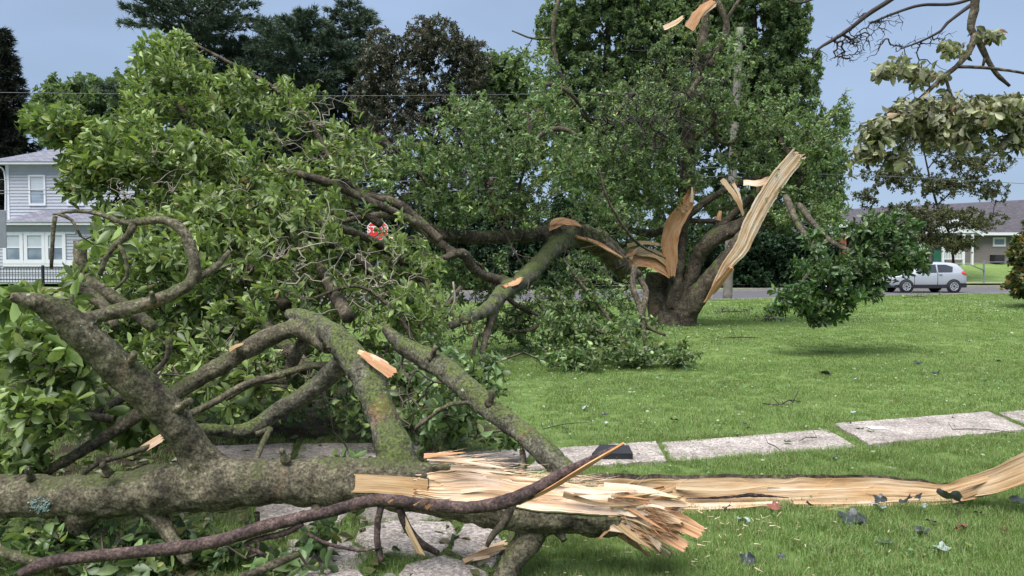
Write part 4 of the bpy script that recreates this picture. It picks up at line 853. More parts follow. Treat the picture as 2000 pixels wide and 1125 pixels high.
for k, (x, d, wx, yt, lab) in enumerate([(960, 44, 130, 350, 'tall shadowy shrub in the gap right of the reddish evergreen'), (560, 45, 130, 380, 'tall shadowy shrub below the bluish pine'), (760, 44, 130, 390, 'tall shadowy shrub behind the stop sign'), (1130, 45, 120, 370, 'tall shadowy shrub under the big full green tree'),(1465, 46, 75, 455, 'dark dense bush behind the utility pole'), (1580, 46, 80, 455, 'dark dense bush left of the brick gable, behind the hanging bough'), (1370, 46, 90, 440, 'dark dense bush behind the standing broken trunk'), (880, 41, 120, 440, 'shadowy bush below the reddish evergreen'), (640, 42, 110, 430, 'shadowy bush behind the stop sign'), (1080, 42, 110, 430, 'shadowy bush behind the arched limb'), (420, 44, 110, 420, 'shadowy bush behind the fallen crown, right of the house')]):
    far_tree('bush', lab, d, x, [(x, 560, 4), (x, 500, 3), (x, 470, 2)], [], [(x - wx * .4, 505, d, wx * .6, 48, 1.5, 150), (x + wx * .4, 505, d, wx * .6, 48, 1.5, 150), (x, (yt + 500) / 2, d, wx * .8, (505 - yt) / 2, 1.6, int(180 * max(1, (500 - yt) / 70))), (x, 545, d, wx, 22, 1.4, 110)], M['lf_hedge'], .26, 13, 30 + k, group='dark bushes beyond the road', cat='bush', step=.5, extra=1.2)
# ================================================================== FALLEN TREE (foreground)
ft = thing('fallen_tree', 'mossy fallen tree in the foreground with split trunk and huge leafy crown', 'tree', P(600, 1090, 3.6))
LOG = px([(-330, 985, 3.35, 47), (-120, 978, 3.42, 45), (0, 971, 3.48, 42), (100, 970, 3.5, 42), (210, 968, 3.5, 45), (330, 952, 3.5, 47), (420, 945, 3.5, 49), (540, 941, 3.5, 46), (690, 941, 3.5, 46), (800, 948, 3.5, 50), (900, 962, 3.5, 53), (1000, 984, 3.5, 54), (1100, 992, 3.5, 52), (1160, 994, 3.5, 50), (1207, 997, 3.5, 49)])
limbs = [LOG,
    px([(450, 945, 3.52, 46), (400, 905, 3.5, 42), (360, 850, 3.46, 37), (310, 790, 3.4, 36), (250, 735, 3.33, 37), (185, 675, 3.25, 37), (125, 620, 3.17, 32), (75, 592, 3.1, 22), (20, 580, 3.05, 11)]),
    px([(150, 640, 3.22, 24), (195, 617, 3.25, 17), (270, 598, 3.3, 16), (330, 577, 3.35, 15), (372, 552, 3.4, 14.5), (381, 520, 3.42, 13.5), (370, 475, 3.45, 13), (352, 445, 3.45, 12), (320, 430, 3.46, 10), (280, 432, 3.5, 9.5), (245, 436, 3.5, 7.5), (200, 420, 3.5, 5.5), (150, 413, 3.5, 5), (100, 420, 3.5, 4)]),
    px([(790, 935, 3.56, 47), (770, 880, 3.6, 40), (750, 820, 3.7, 34), (728, 762, 3.8, 32), (698, 710, 3.92, 32), (660, 665, 4.05, 29), (625, 635, 4.2, 23), (590, 618, 4.3, 17), (560, 612, 4.35, 11)]),
    px([(650, 672, 4.12, 26), (600, 645, 4.25, 22), (560, 645, 4.3, 20), (500, 672, 4.3, 22), (430, 715, 4.25, 20), (350, 762, 4.2, 18), (290, 797, 4.15, 16), (210, 850, 4.1, 14), (120, 905, 4.0, 12), (50, 945, 3.95, 10)]),
    px([(1180, 985, 3.58, 40), (1130, 950, 3.62, 33), (1075, 893, 3.75, 26), (1015, 842, 3.95, 24), (955, 797, 4.15, 24), (905, 752, 4.35, 27), (850, 708, 4.55, 26), (800, 683, 4.7, 22), (770, 660, 4.75, 15), (752, 640, 4.8, 10)]),
    px([(690, 690, 4.0, 27), (650, 725, 4.15, 23), (600, 768, 4.2, 20), (545, 800, 4.2, 19), (500, 833, 4.15, 17), (450, 842, 4.1, 14), (395, 838, 4.0, 13), (340, 850, 4.0, 10)]),
    px([(1050, 1010, 3.5, 44), (1035, 1050, 3.47, 33), (1005, 1090, 3.42, 28), (985, 1135, 3.36, 26), (965, 1190, 3.3, 24)]),
    px([(170, 985, 3.5, 40), (150, 1025, 3.5, 30), (130, 1075, 3.48, 22)]),
    px([(285, 980, 3.5, 30), (315, 1020, 3.47, 17), (345, 1065, 3.43, 15), (370, 1100, 3.4, 12)]),
]
LC, LR = spline(*LOG, .02)
limbs = [limbs[0]] + [(p, r_ * .89) for p, r_ in limbs[1:]]
def clip_log(V):
    """flatten the log where the wood was torn away"""
    V = V.copy(); d = np.full(len(V), 9e9); j = np.zeros(len(V), int)
    for c in range(0, len(V), 20000):
        q = ((V[c:c + 20000, None] - LC[None]) ** 2).sum(-1); j[c:c + 20000] = q.argmin(1); d[c:c + 20000] = np.sqrt(q.min(1))
    c = LC[j]; r_ = LR[j]; X = V[:, 0] / V[:, 1] * F + 1000
    t = smooth(830, 1000, X); n = nrm(np.c_[t * 0, -.97 + .67 * t, .24 + .72 * t]); off = r_ * np.where(X < 835, .86, np.interp(X, [835, 900, 1000, 1230], [.62, .45, .34, .24]))
    s = ((V - c) * n).sum(1); k = (X > 690) & (X < 1240) & (d < r_ * 1.35) & (s > off)
    return V - n * (np.where(k, s - off, 0))[:, None]
nm_ = ['trunk', 'limb', 'limb', 'limb', 'limb', 'limb', 'limb', 'limb', 'limb', 'limb']
mt_ = [M['bark'], M['bark'], M['bark'], M['bark_moss'], M['bark'], M['bark_moss'], M['bark_moss'], M['bark'], M['bark'], M['bark']]
SK = fused(ft, limbs, .0085, .11, mt_, nm_, 3, .03, 16, clip_log, 11., .0026)
# torn faces on the log
def logpt(x, offf, extra=0):
    X = np.clip(LC[:, 0] / LC[:, 1] * F + 1000, -1e9, 1e9); c = np.array([np.interp(x, X, LC[:, i]) for i in range(3)]); r_ = np.interp(x, X, LR)
    t = float(smooth(830, 1000, x)); n = nrm(np.array([0, -.97 + .67 * t, .24 + .72 * t])); return c + n * (r_ * offf + extra), r_, n
pts = [logpt(x, .86, .004) for x in (692, 740, 790, 838)]
mb = MB(); slab(mb, [p[0] for p in pts], [.040, .040, .041, .046], np.array([p[2] for p in pts]), .012, 14, .0015, .02, .01, 4, edge=.05, fr=40, step=.012); put('torn_wood', mb, M['wood_tan'], ft)
xs_ = (818, 870, 930, 1000, 1070, 1140, 1210, 1270, 1318); of_ = (.80, .60, .42, .36, .32, .28, .24, .2, .25)
pts = [logpt(x, o_, .016) for x, o_ in zip(xs_, of_)]
pp = [p[0] + np.array([(x - 1207) / F * 3.5 if x > 1207 else 0, .0, .004]) for p, x in zip(pts, xs_)]
mb = MB(); slab(mb, pp, [.06, .085, .105, .112, .114, .110, .100, .07, .03], np.array([p[2] for p in pts]), .02, 64, .0100, .03, .10, 5, edge=.07, fr=52, step=.010, cup=-.06); put('torn_wood', mb, M['wood'], ft)
r = np.random.default_rng(12)
for k, (a, b_, w0, w1, m_) in enumerate([   # long fibres lifting off the torn face
    ((835, 893), (985, 915), .016, .004, 'wood'), ((828, 890), (905, 884), .012, .003, 'wood_org'), ((850, 900), (950, 897), .012, .003, 'wood'), ((880, 912), (1000, 925), .014, .004, 'wood'),
    ((1000, 935), (1180, 962), .012, .004, 'wood'), ((1060, 950), (1240, 958), .014, .004, 'wood'), ((1120, 962), (1325, 972), .016, .005, 'wood'), ((1180, 950), (1340, 978), .018, .005, 'wood'), ((1100, 965), (1255, 985), .014, .004, 'wood_tan'), ((900, 960), (1040, 968), .010, .003, 'wood'), ((950, 930), (1100, 944), .010, .003, 'wood')]):
    shard(ft, P(a[0], a[1], 3.42), P(b_[0], b_[1], 3.38 - .0 * k), w0, w1, (0, -.8, .6), M[m_], 50 + k, .008, nv=7, bend=.03)
# splinter bundle at the broken end of the trunk
for k in range(190):
    x0 = r.uniform(1185, 1262); y0 = 962 + 78 * r.random() ** .8; ang = r.uniform(-.12, .62) + (y0 - 995) / 130.; ln = r.uniform(30, 112) * (1 - .3 * abs(y0 - 995) / 45)
    x1, y1 = x0 + ln * math.cos(ang), y0 + ln * math.sin(ang); d0 = 3.5 + r.uniform(-.11, .10); d1 = d0 + r.uniform(-.06, .05); big = r.random() < .18
    shard(ft, P(x0, y0, d0), P(x1, y1, d1), r.uniform(.012, .024) if big else r.uniform(.003, .011), r.uniform(.001, .010) if big else .001, nrm(r.normal(0, .6, 3) + (0, -.8, .5)), M[('wood', 'wood', 'wood_tan', 'wood_org')[r.integers(0, 4)]], 100 + k, r.uniform(.004, .014), nv=8, jag=.04, bend=.03)
def fibres(root, cs, dirs, n, ln, seed, m_='wood', rad=.0012, spr=.25):
    r = np.random.default_rng(seed); cs = np.asarray(cs); t = r.random(n) * (len(cs) - 1); i = t.astype(int); f = (t - i)[:, None]; A = cs[i] * (1 - f) + cs[np.minimum(i + 1, len(cs) - 1)] * f + r.normal(0, .018, (n, 3)) * (rad / .0012)
    d = nrm(np.asarray(dirs)[None] + r.normal(0, spr, (n, 3))); B = A + d * (ln * r.uniform(.3, 1.2, n))[:, None]; mb = MB(); prisms(mb, A, B, np.full(n, rad), np.full(n, rad * .2)); put('wood_fibres', mb, M[m_], root, 'stuff')
fibres(ft, [P(1205, 960, 3.45), P(1230, 1000, 3.45), P(1215, 1035, 3.45)], (1, 0, -.35), 700, .13, 5, spr=.38)
fibres(ft, [P(1250, 975, 3.4), P(1280, 1010, 3.4), P(1250, 1045, 3.4)], (1, -.2, -.5), 320, .09, 15, 'wood_org', spr=.4)
fibres(ft, [P(830, 895, 3.45), P(930, 905, 3.47), P(1050, 935, 3.5), P(1180, 955, 3.55)], (1, 0, .05), 220, .13, 6, spr=.10)
for a, b_, w0, w1, m_ in [((1195, 985), (1270, 998), .034, .018, 'wood'), ((1195, 1005), (1275, 1026), .034, .018, 'wood'), ((1200, 1020), (1255, 1046), .03, .015, 'wood_tan'), ((1240, 1000), (1372, 1040), .045, .03, 'wood_org'), ((1250, 1010), (1340, 1068), .040, .025, 'wood_org'), ((1215, 1010), (1290, 1070), .03, .015, 'wood'), ((1203, 1020), (1170, 1052), .009, .003, 'wood_tan'), ((1210, 975), (1345, 985), .03, .012, 'wood'), ((1225, 985), (1330, 1020), .035, .014, 'wood')]:
    shard(ft, P(*a, 3.43), P(*b_, 3.39), w0, w1, (0.1, -.9, .4), M[m_], int(a[0] + b_[1]), .018, nv=12, jag=.025, bend=.04)
# short broken stubs and knots along the limbs
for k, (x, y, d, x2, y2, q) in enumerate([(250, 720, 3.3, 262, 688, 8), (560, 900, 3.45, 548, 878, 7), (345, 800, 3.4, 372, 782, 8), (700, 725, 3.85, 726, 716, 6), (955, 790, 4.1, 962, 764, 7), (470, 690, 4.25, 462, 668, 6), (210, 925, 3.4, 200, 905, 8), (620, 985, 3.45, 612, 1004, 8), (1090, 1035, 3.45, 1102, 1056, 8), (60, 935, 3.45, 52, 914, 6), (840, 700, 4.5, 852, 676, 6), (660, 690, 4.0, 640, 676, 5), (300, 590, 3.28, 296, 570, 5)]):
    mb = MB(); p, r_ = px([(x, y, d, q * 1.5), ((x + x2) / 2, (y + y2) / 2, d - .02, q), (x2, y2, d - .04, q * .8)]); tube(mb, p, r_, 9, .01, lump=.25, seed=k); put('stub', mb, M['bark'], ft, sm=True)
# pale scars
def scar(root, a, b_, w0, w1, d, m_='wood', N0=(0, -.9, .4), th=.012, seed=1, name='torn_wood'): return shard(root, P(*a, d), P(*b_, d - .03), w0, w1, N0, M[m_], seed, th, name, .03, 10, .02)
scar(ft, (708, 690), (768, 730), .018, .03, 3.8, 'wood_org', seed=2); scar(ft, (700, 686), (755, 716), .012, .02, 3.82, 'wood', seed=3)
scar(ft, (448, 684), (475, 672), .012, .006, 4.2, 'wood_tan', seed=4); scar(ft, (270, 882), (316, 854), .022, .024, 3.95, 'wood', seed=5)
# thinner boughs of the fallen tree
thin = [
    [(156, 470, 4.1, 12), (163, 535, 4.1, 13), (210, 572, 4.05, 12), (248, 600, 4.0, 12), (300, 640, 3.95, 11)],
    [(145, 556, 3.9, 9), (170, 572, 3.9, 12), (205, 600, 3.85, 11), (225, 640, 3.8, 9)],
    [(378, 548, 3.42, 9), (400, 535, 3.45, 7), (428, 516, 3.5, 6.5), (448, 490, 3.5, 4)],
    [(262, 436, 3.5, 8), (252, 458, 3.5, 7), (226, 478, 3.5, 6), (206, 505, 3.5, 5.5), (195, 538, 3.5, 4.5)],
    [(232, 475, 3.5, 5), (245, 505, 3.5, 4), (248, 540, 3.5, 3), (225, 565, 3.5, 2.5)],
    [(108, 422, 3.5, 4.5), (104, 450, 3.5, 4), (102, 490, 3.5, 3.8), (100, 525, 3.5, 3)],
    [(115, 418, 3.5, 4), (140, 430, 3.5, 3), (158, 462, 3.5, 2.5)],
    [(140, 575, 3.7, 5), (138, 610, 3.7, 4.5), (145, 650, 3.7, 4)],
    [(670, 712, 4.3, 8), (600, 716, 4.3, 7), (545, 733, 4.25, 7), (480, 750, 4.2, 7), (410, 790, 4.1, 7), (350, 818, 4.0, 7)],
    [(600, 650, 4.4, 12), (575, 700, 4.4, 12), (560, 730, 4.4, 10)],
    [(560, 745, 4.4, 6), (500, 748, 4.3, 5), (440, 780, 4.2, 5)],
    [(310, 866, 3.95, 5.5), (240, 890, 3.9, 5.5), (190, 905, 3.85, 5), (160, 930, 3.8, 4)],
    [(528, 838, 4.1, 6), (515, 862, 4.0, 6), (500, 898, 3.85, 5)], [(528, 836, 4.1, 5), (500, 848, 4.05, 5)],
    [(330, 660, 4.3, 6), (325, 700, 4.3, 5), (290, 740, 4.25, 5), (270, 790, 4.2, 4)],
    [(940, 785, 4.2, 4), (880, 790, 4.2, 4), (840, 815, 4.25, 4), (810, 840, 4.3, 3)],
    [(1020, 960, 3.9, 7), (1022, 910, 3.9, 7), (1020, 880, 3.95, 6)],
    [(820, 440, 7.2, 9), (760, 410, 7, 8), (690, 378, 6.9, 8), (620, 350, 6.8, 8), (530, 330, 6.8, 7), (435, 314, 6.8, 4)],
    [(860, 470, 7.4, 9), (780, 400, 7.4, 9), (710, 380, 7.4, 8), (660, 330, 7.5, 7), (610, 250, 7.6, 6), (560, 190, 7.8, 5), (480, 140, 7.9, 4), (350, 70, 8, 2)],
    [(745, 440, 7, 8), (690, 400, 7, 5), (665, 350, 7, 4), (630, 280, 7, 3), (600, 220, 7.1, 2)],
    [(600, 435, 6.2, 7), (680, 450, 6.6, 8), (760, 490, 7, 9), (840, 560, 7.1, 8)],
    [(420, 440, 6, 4), (520, 440, 6.2, 6), (600, 460, 6.4, 7), (690, 500, 6.6, 8), (760, 560, 6.6, 9)],
    [(230, 420, 6, 5), (330, 480, 6, 8), (430, 560, 5.8, 10), (520, 640, 5.4, 13), (600, 720, 5, 15)],
    [(150, 300, 6.8, 4), (250, 340, 6.6, 6), (360, 400, 6.3, 8), (470, 500, 6., 10), (560, 600, 5.7, 12)],
    [(300, 150, 7.8, 4), (370, 230, 7.5, 6), (450, 320, 7.2, 8), (540, 420, 6.8, 10), (620, 520, 6.3, 12), (680, 620, 5.7, 14)],
    [(60, 760, 4, 4), (130, 800, 4, 6), (220, 820, 4.1, 8)], [(30, 880, 3.9, 5), (110, 850, 4., 7), (200, 800, 4.2, 9), (300, 740, 4.4, 10)],
    [(0, 1075, 3.3, 9), (60, 1095, 3.3, 9), (150, 1110, 3.35, 7)], [(470, 1130, 3.25, 9), (540, 1100, 3.3, 9), (585, 1082, 3.35, 6)],
    [(500, 1140, 3.5, 3), (505, 1060, 3.5, 4), (502, 1000, 3.5, 5)],
    [(590, 590, 5.8, 3), (700, 560, 6, 3), (780, 620, 6, 4), (820, 700, 6, 5)],
]
seeds = []
for q, rr in SK[1:7]: seeds.append(q[::3])
for l in thin:
    p, r_ = px(l); mb = MB(); tube(mb, p, r_, 10, .03, lump=.12, seed=int(l[0][0])); put('branch', mb, M['bark' if l[0][2] < 5 else 'bark_far'], ft, sm=True); seeds.append(spline(p, r_, .1)[0])
seeds = np.concatenate(seeds)
sel = lambda f: seeds[f(seeds)]
canopy(ft, sel(lambda s: s[:, 1] > 4.6), [
    (70, 228, 6.6, 30, 16, .3, 16),
    (325, 130, 7.9, 75, 72, .8, 120), (420, 190, 8.0, 130, 75, .9, 150), (285, 190, 7.6, 60, 60, .7, 70), (110, 235, 6.8, 70, 30, .5, 65), (250, 290, 6.8, 155, 75, .9, 240), (180, 330, 6.6, 60, 50, .6, 60),
    (400, 340, 6.8, 180, 90, .9, 200), (150, 372, 6.5, 48, 26, .4, 22), (340, 430, 6.3, 160, 75, .8, 220), (500, 450, 6.3, 160, 100, .9, 160), (320, 520, 5.7, 150, 90, .7, 190), (470, 610, 5.8, 170, 110, .9, 160),
    (590, 330, 7.4, 120, 110, 1., 66), (680, 300, 7.5, 80, 100, .9, 36), (650, 450, 7, 150, 90, .9, 80), (650, 570, 6.6, 150, 100, .9, 110), (560, 200, 7.9, 90, 50, .7, 45), (790, 620, 6.4, 100, 90, .7, 90), (430, 700, 5.3, 220, 80, .6, 90), (800, 520, 7.2, 90, 80, .8, 50)],
    21, 12, .098, M['lf_a'], 'a', 60, step=.12, wl=.36, bias=(-.25, -.1, .15), along=.17, shell=.55, extra=.35, dirbias=(-.5, 0, .25))
canopy(ft, sel(lambda s: s[:, 1] > 4.0), [(500, 740, 6.6, 300, 160, .7, 170), (250, 640, 6.4, 200, 130, .7, 130), (760, 770, 5.9, 140, 90, .6, 90), (860, 810, 5.1, 90, 75, .5, 80), (920, 740, 5.6, 70, 70, .5, 55), (1000, 850, 5.3, 30, 40, .3, 10)],
    22, 11, .095, M['lf_b'], 'b', 60, step=.14, along=.15, shell=.8, extra=.5)
canopy(ft, sel(lambda s: s[:, 1] < 4.6), [(70, 680, 4.0, 110, 60, .4, 40), (60, 800, 3.8, 100, 55, .35, 46), (120, 740, 4.2, 120, 70, .4, 40), (20, 590, 3.2, 40, 14, .15, 6), (80, 585, 3.9, 80, 18, .3, 10), (215, 470, 3.9, 60, 30, .3, 7), (260, 820, 4.4, 130, 70, .3, 36), (40, 900, 3.9, 60, 30, .3, 16), (150, 560, 4.1, 60, 40, .3, 12), (480, 780, 4.6, 120, 80, .3, 20)],
    23, 9, .105, M['lf_a'], 'a', 110, step=.08, along=.12, shell=.8, extra=.2, bias=(-.1, 0, .1))
canopy(ft, sel(lambda s: s[:, 1] < 4.2), [(120, 1060, 3.5, 160, 50, .2, 46), (300, 1060, 3.6, 100, 45, .2, 26), (430, 1090, 3.6, 110, 40, .2, 26), (620, 1060, 3.7, 50, 50, .15, 12), (560, 1110, 3.5, 120, 30, .15, 16), (690, 900, 4.6, 60, 20, .2, 6), (210, 1110, 3.4, 140, 30, .15, 20)],
    24, 6, .085, M['lf_b'], 'b', 70, step=.08, along=.10, shell=.9, extra=.3, rmin=.002, spread=(50, 90))
# tangle of bare pale twigs
def bare(root, seeds_, blobs, seed, m_, rmin=.0018, step=.05, bend=.25, name='twigs'):
    r = np.random.default_rng(seed); att = blob_pts(blobs, r, .8); Nn, par, rad, tips, ns = grow(seeds_, att, step, bend * .7, seed, rmin * .75, .40)
    i = np.arange(ns, len(Nn)); mb = MB(); prisms(mb, Nn[par[i]], Nn[i], rad[np.where(par[i] < ns, i, par[i])], rad[i], 4); put(name, mb, M[m_], root, 'stuff', True)
bare(ft, sel(lambda s: s[:, 1] > 5), [(620, 300, 7.1, 170, 150, .6, 150), (560, 500, 5.7, 220, 130, .4, 200), (740, 560, 6, 130, 140, .4, 140), (330, 380, 6, 170, 130, .4, 80)], 71, 'twig_pale', .0022)
bare(ft, seeds, [(480, 720, 4.8, 260, 110, .4, 120), (800, 790, 5, 140, 80, .4, 60), (300, 1050, 3.6, 300, 50, .15, 60), (90, 700, 4, 120, 140, .3, 60)], 72, 'bark_twig', .0022)

# pale teal lichen on the left end of the trunk
r = np.random.default_rng(44); mb = MB()
for k in range(130):
    a_ = r.uniform(0, 6.28); q_ = r.choice([.6, 1.]) ; cx_, cy_ = 105 + math.cos(a_) * 16 * q_ + r.normal(0, 3.5), 972 + math.sin(a_) * 13 * q_ + r.normal(0, 3)
    c_, rr_ = P(cx_, cy_, 3.5), None; j_ = ((LC - c_) ** 2).sum(1).argmin(); dz_ = np.clip((c_ - LC[j_])[2], -LR[j_] * .9, LR[j_] * .9); n_ = np.array([0, -math.sqrt(LR[j_] ** 2 - dz_ ** 2), dz_]) / LR[j_]; c_ = np.array([c_[0], LC[j_][1], LC[j_][2]]) + n_ * (LR[j_] * 1.07)
    u_ = np.array([1., 0, 0]); w2_ = np.cross(n_, u_); sz_ = r.uniform(.002, .006); t_ = np.arange(6) * 1.047 + r.random()
    mb.add(np.vstack([c_ + (u_ * math.cos(x) + w2_ * math.sin(x)) * sz_ * r.uniform(.6, 1.2) - n_ * .012 for x in t_] + [c_ + n_ * .002]), [(0, 1, 6), (1, 2, 6), (2, 3, 6), (3, 4, 6), (4, 5, 6), (5, 0, 6)])
put('lichen', mb, plain('teal_lichen', (.26, .36, .33), .9, .2, 30), ft, 'stuff')
# ------------------------------------------------------------------ long split slab on the lawn
sp_ = thing('split_slab', 'long pale slab of split trunk wood lying on the grass right of the broken trunk end', 'split wood', P(1600, 990, 4.4))
mb = MB(); pl = [(1120, 952, 4.02), (1230, 962, 4.25), (1320, 970, 4.46), (1450, 968, 4.56), (1600, 966, 4.60), (1700, 963, 4.62), (1790, 965, 4.62), (1850, 966, 4.60), (1890, 953, 4.52), (1950, 937, 4.42), (2030, 905, 4.3), (2120, 880, 4.2)]
slab(mb, Pv(pl), [.04, .074, .104, .105, .100, .094, .079, .062, .064, .072, .082, .07], np.array([(0, -.80, .6), (0, -.84, .55), (0.05, -.8, .6), (-.1, -.8, .6)]), .035, 70, .0085, .05, .05, 31, edge=.035, fr=22, step=.012, cup=.14, wv=.8); put('split_face', mb, [M['wood_tan'], M['bark_far']], sp_)
mb = MB(); slab(mb, Pv(pl[:9]) + [0, .035, .012], [.05, .085, .108, .106, .098, .090, .076, .05, .02], np.array([(0, -.80, .6), (0, -.84, .55)]), .02, 20, .006, .05, .05, 32, edge=.05, fr=12, step=.02, cup=.14); put('bark_shell', mb, [M['bark_far'], M['bark_far']], sp_)
for k, (a, b_, w0, w1) in enumerate([((1300, 990), (1515, 983), .020, .014), ((1310, 1000), (1660, 990), .012, .006), ((1320, 950), (1520, 944), .018, .006), ((1550, 980), (1800, 975), .012, .004), ((1840, 960), (1965, 925), .022, .010), ((1880, 970), (1990, 930), .014, .006), ((1500, 955), (1700, 952), .010, .003), ((1970, 940), (2040, 905), .03, .02), ((1860, 976), (1930, 966), .014, .004)]):
    shard(sp_, P(*a, 4.47), P(*b_, 4.46), w0, w1, (0, -.85, .5), M['wood_tan' if k % 3 else 'wood'], 300 + k, .012, 'splinter', .015, 9)
ck = MB(); tube(ck, [P(1340, 974, 4.46), P(1420, 971, 4.50), P(1470, 967, 4.515), P(1540, 972, 4.515)], [.003, .008, .012, .003], 6, .02, lump=.3); put('crack', ck, M['bark_red'], sp_)
# ------------------------------------------------------------------ slender dark branch in front
fb_ = thing('fallen_branch', 'slender purple-brown branch with a peeled orange tip lying across the front of the mossy trunk', 'branch', P(500, 1040, 3.1))
mb = MB(); p, r_ = px([(40, 1122, 2.95, 11), (90, 1100, 2.97, 13), (150, 1090, 3, 12), (250, 1080, 3.03, 12), (370, 1067, 3.06, 13), (450, 1050, 3.08, 13), (540, 1022, 3.1, 12.5), (640, 1000, 3.12, 11.5), (735, 977, 3.13, 12), (830, 986, 3.14, 12.5), (920, 991, 3.15, 12), (985, 980, 3.16, 14), (1040, 958, 3.16, 13), (1100, 924, 3.17, 10), (1160, 895, 3.18, 7), (1218, 866, 3.2, 2.5)])
tube(mb, p, r_, 14, .02, lump=.1, seed=9); put('stem', mb, M['bark_red'], fb_, sm=True)
mb = MB(); slab(mb, [P(1015, 985, 3.145), P(1075, 955, 3.14), (P(1140, 915, 3.15)), P(1217, 868, 3.17)], [.006, .012, .012, .004], (0.2, -.8, -.5), .01, 10, .002, .02, .02, 5, step=.01, backm=0); put('peeled_wood', mb, M['wood_org'], fb_)
for l in ([(1000, 985, 3.16, 10), (985, 1020, 3.14, 8), (962, 1045, 3.12, 7), (950, 1068, 3.1, 4)], [(745, 985, 3.13, 6.5), (738, 1020, 3.13, 6.5), (737, 1060, 3.12, 6.5), (746, 1098, 3.1, 6)], [(780, 992, 3.14, 7.5), (795, 1030, 3.16, 8.5), (820, 1060, 3.2, 8.5), (855, 1080, 3.25, 6)],
          [(520, 1085, 3.1, 4), (480, 1062, 3.1, 5), (560, 1040, 3.1, 6), (590, 1022, 3.1, 6)], [(600, 1042, 3.1, 4), (640, 1062, 3.1, 3.5), (700, 1075, 3.1, 3), (740, 1070, 3.1, 2)]):
    p, r_ = px(l); mb = MB(); tube(mb, p, r_, 9, .02, lump=.12, seed=int(l[0][0])); put('side_shoot', mb, M['bark_red' if l[0][0] != 1000 else 'bark_far'], fb_, sm=True)
scar(fb_, (783, 1000), (822, 1082), .011, .016, 3.15, 'wood_tan', (-.5, -.8, .2), .008, 61)
for k, (x, y, q) in enumerate([(762, 979, .006), (812, 985, .006), (836, 990, .009), (738, 974, .005), (828, 982, .005)]): scar(fb_, (x - 4, y + 3), (x + 5, y - 3), q, q * .5, 3.085, 'wood_org', (0, -1, .2), .004, 70 + k)
sc_ = thing('wood_chip', 'pale torn wood chip lying on the broken path slab under the trunk', 'wood chip', G(950, 1085, .04))
for k, (a, b_, w0, w1) in enumerate([((906, 1096), (985, 1068), .014, .016), ((930, 1080), (990, 1058), .012, .016), ((915, 1092), (960, 1085), .012, .01)]): shard(sc_, G(a[0], a[1], .05), G(b_[0], b_[1], .07), w0, w1, (0, -.4, .9), M['wood' if k else 'wood_tan'], 330 + k, .012, 'splinter', .04, 7)
# ================================================================== STANDING BROKEN TREE
bt = thing('broken_tree', 'standing multi-stemmed tree with storm-torn stems and long pale split faces', 'tree', P(1310, 637, 18.0))
D = 18.0
L2 = [px([(1312, 655, D, 38), (1313, 620, D, 30), (1317, 585, D, 22), (1319, 560, D, 17)]),
    px([(1296, 652, D + .1, 28), (1288, 600, D + .15, 25), (1283, 560, D + .2, 25), (1280, 532, D + .2, 22)]),
    px([(1316, 600, D - .15, 19), (1322, 540, D - .25, 14), (1328, 480, D - .1, 15), (1334, 420, D, 16), (1338, 370, D, 15), (1342, 300, D, 14), (1352, 210, D, 13), (1368, 110, D, 11), (1378, 30, D, 9), (1385, -60, D, 6)]),
    px([(1334, 615, D - .1, 20), (1346, 555, D - .1, 15), (1362, 505, D - .1, 16), (1395, 465, D - .3, 18), (1440, 443, D - .2, 16), (1478, 420, D, 13), (1500, 380, D, 8)]),
    px([(1328, 640, D - .2, 28), (1354, 590, D - .4, 23), (1380, 555, D - .5, 20), (1408, 520, D - .55, 18), (1440, 480, D - .6, 17), (1470, 440, D - .6, 18), (1500, 385, D - .6, 14), (1535, 330, D - .6, 11)]),
    px([(1352, 520, D, 12), (1380, 470, D + .2, 11), (1420, 430, D + .2, 9), (1470, 385, D + .3, 8)]),
    px([(1335, 430, D, 8), (1370, 400, D, 8), (1410, 375, D, 7), (1460, 352, D, 6), (1510, 345, D, 4)]),
    px([(1335, 440, D, 6), (1270, 455, D + .3, 9), (1215, 440, D + .5, 7), (1190, 380, D + .8, 5)]),
    px([(1330, 430, D, 6), (1400, 432, D + .3, 6), (1480, 425, D + .4, 6), (1540, 430, D + .4, 5), (1600, 470, D + .3, 4)])]
L2 = [(p, r_ * .92) for p, r_ in L2]
SK2 = fused(bt, L2, .028, .13, [M['bark_far']] * 9, ['trunk', 'stem', 'stem', 'stem', 'stem', 'stem', 'limb', 'limb', 'limb'], 9, .08, 14, None, 5.)
def tslab(root, pts, hw, N0, seed, m_='wood_org', th=.05, ridge=.018, nv=22, cup=.0, jag0=.05, jag1=.16, fr=20, edge=.035):
    mb = MB(); slab(mb, Pv(pts), np.array(hw) * D / F, N0, th, nv, ridge, jag0, jag1, seed, step=.04, fr=fr, cup=cup, edge=edge, wv=.35); put('torn_wood', mb, [M[m_], M['bark_far']], root)
tslab(bt, [(1388, 582, D - .82), (1400, 552, D - .85), (1424, 515, D - .9), (1450, 482, D - .9), (1468, 440, D - .9), (1492, 395, D - .9), (1520, 350, D - .9), (1558, 304, D - .9)], [2, 6, 11, 15, 17.5, 17, 16.5, 15], (.25, -.95, .0), 41, 'wood', .08, .015, 34)
tslab(bt, [(1378, 590, D - .8), (1400, 560, D - .88), (1428, 525, D - .92)], [3, 9, 8], (.4, -.9, -.2), 42, 'wood_org', .04)
tslab(bt, [(1312, 540, D - .55), (1310, 505, D - .6), (1308, 470, D - .6), (1318, 435, D - .6), (1338, 405, D - .6), (1352, 368, D - .6)], [7, 13, 16, 16, 13, 6], (-.2, -.97, 0), 43, 'wood_org', .08, .03, 22, fr=20)
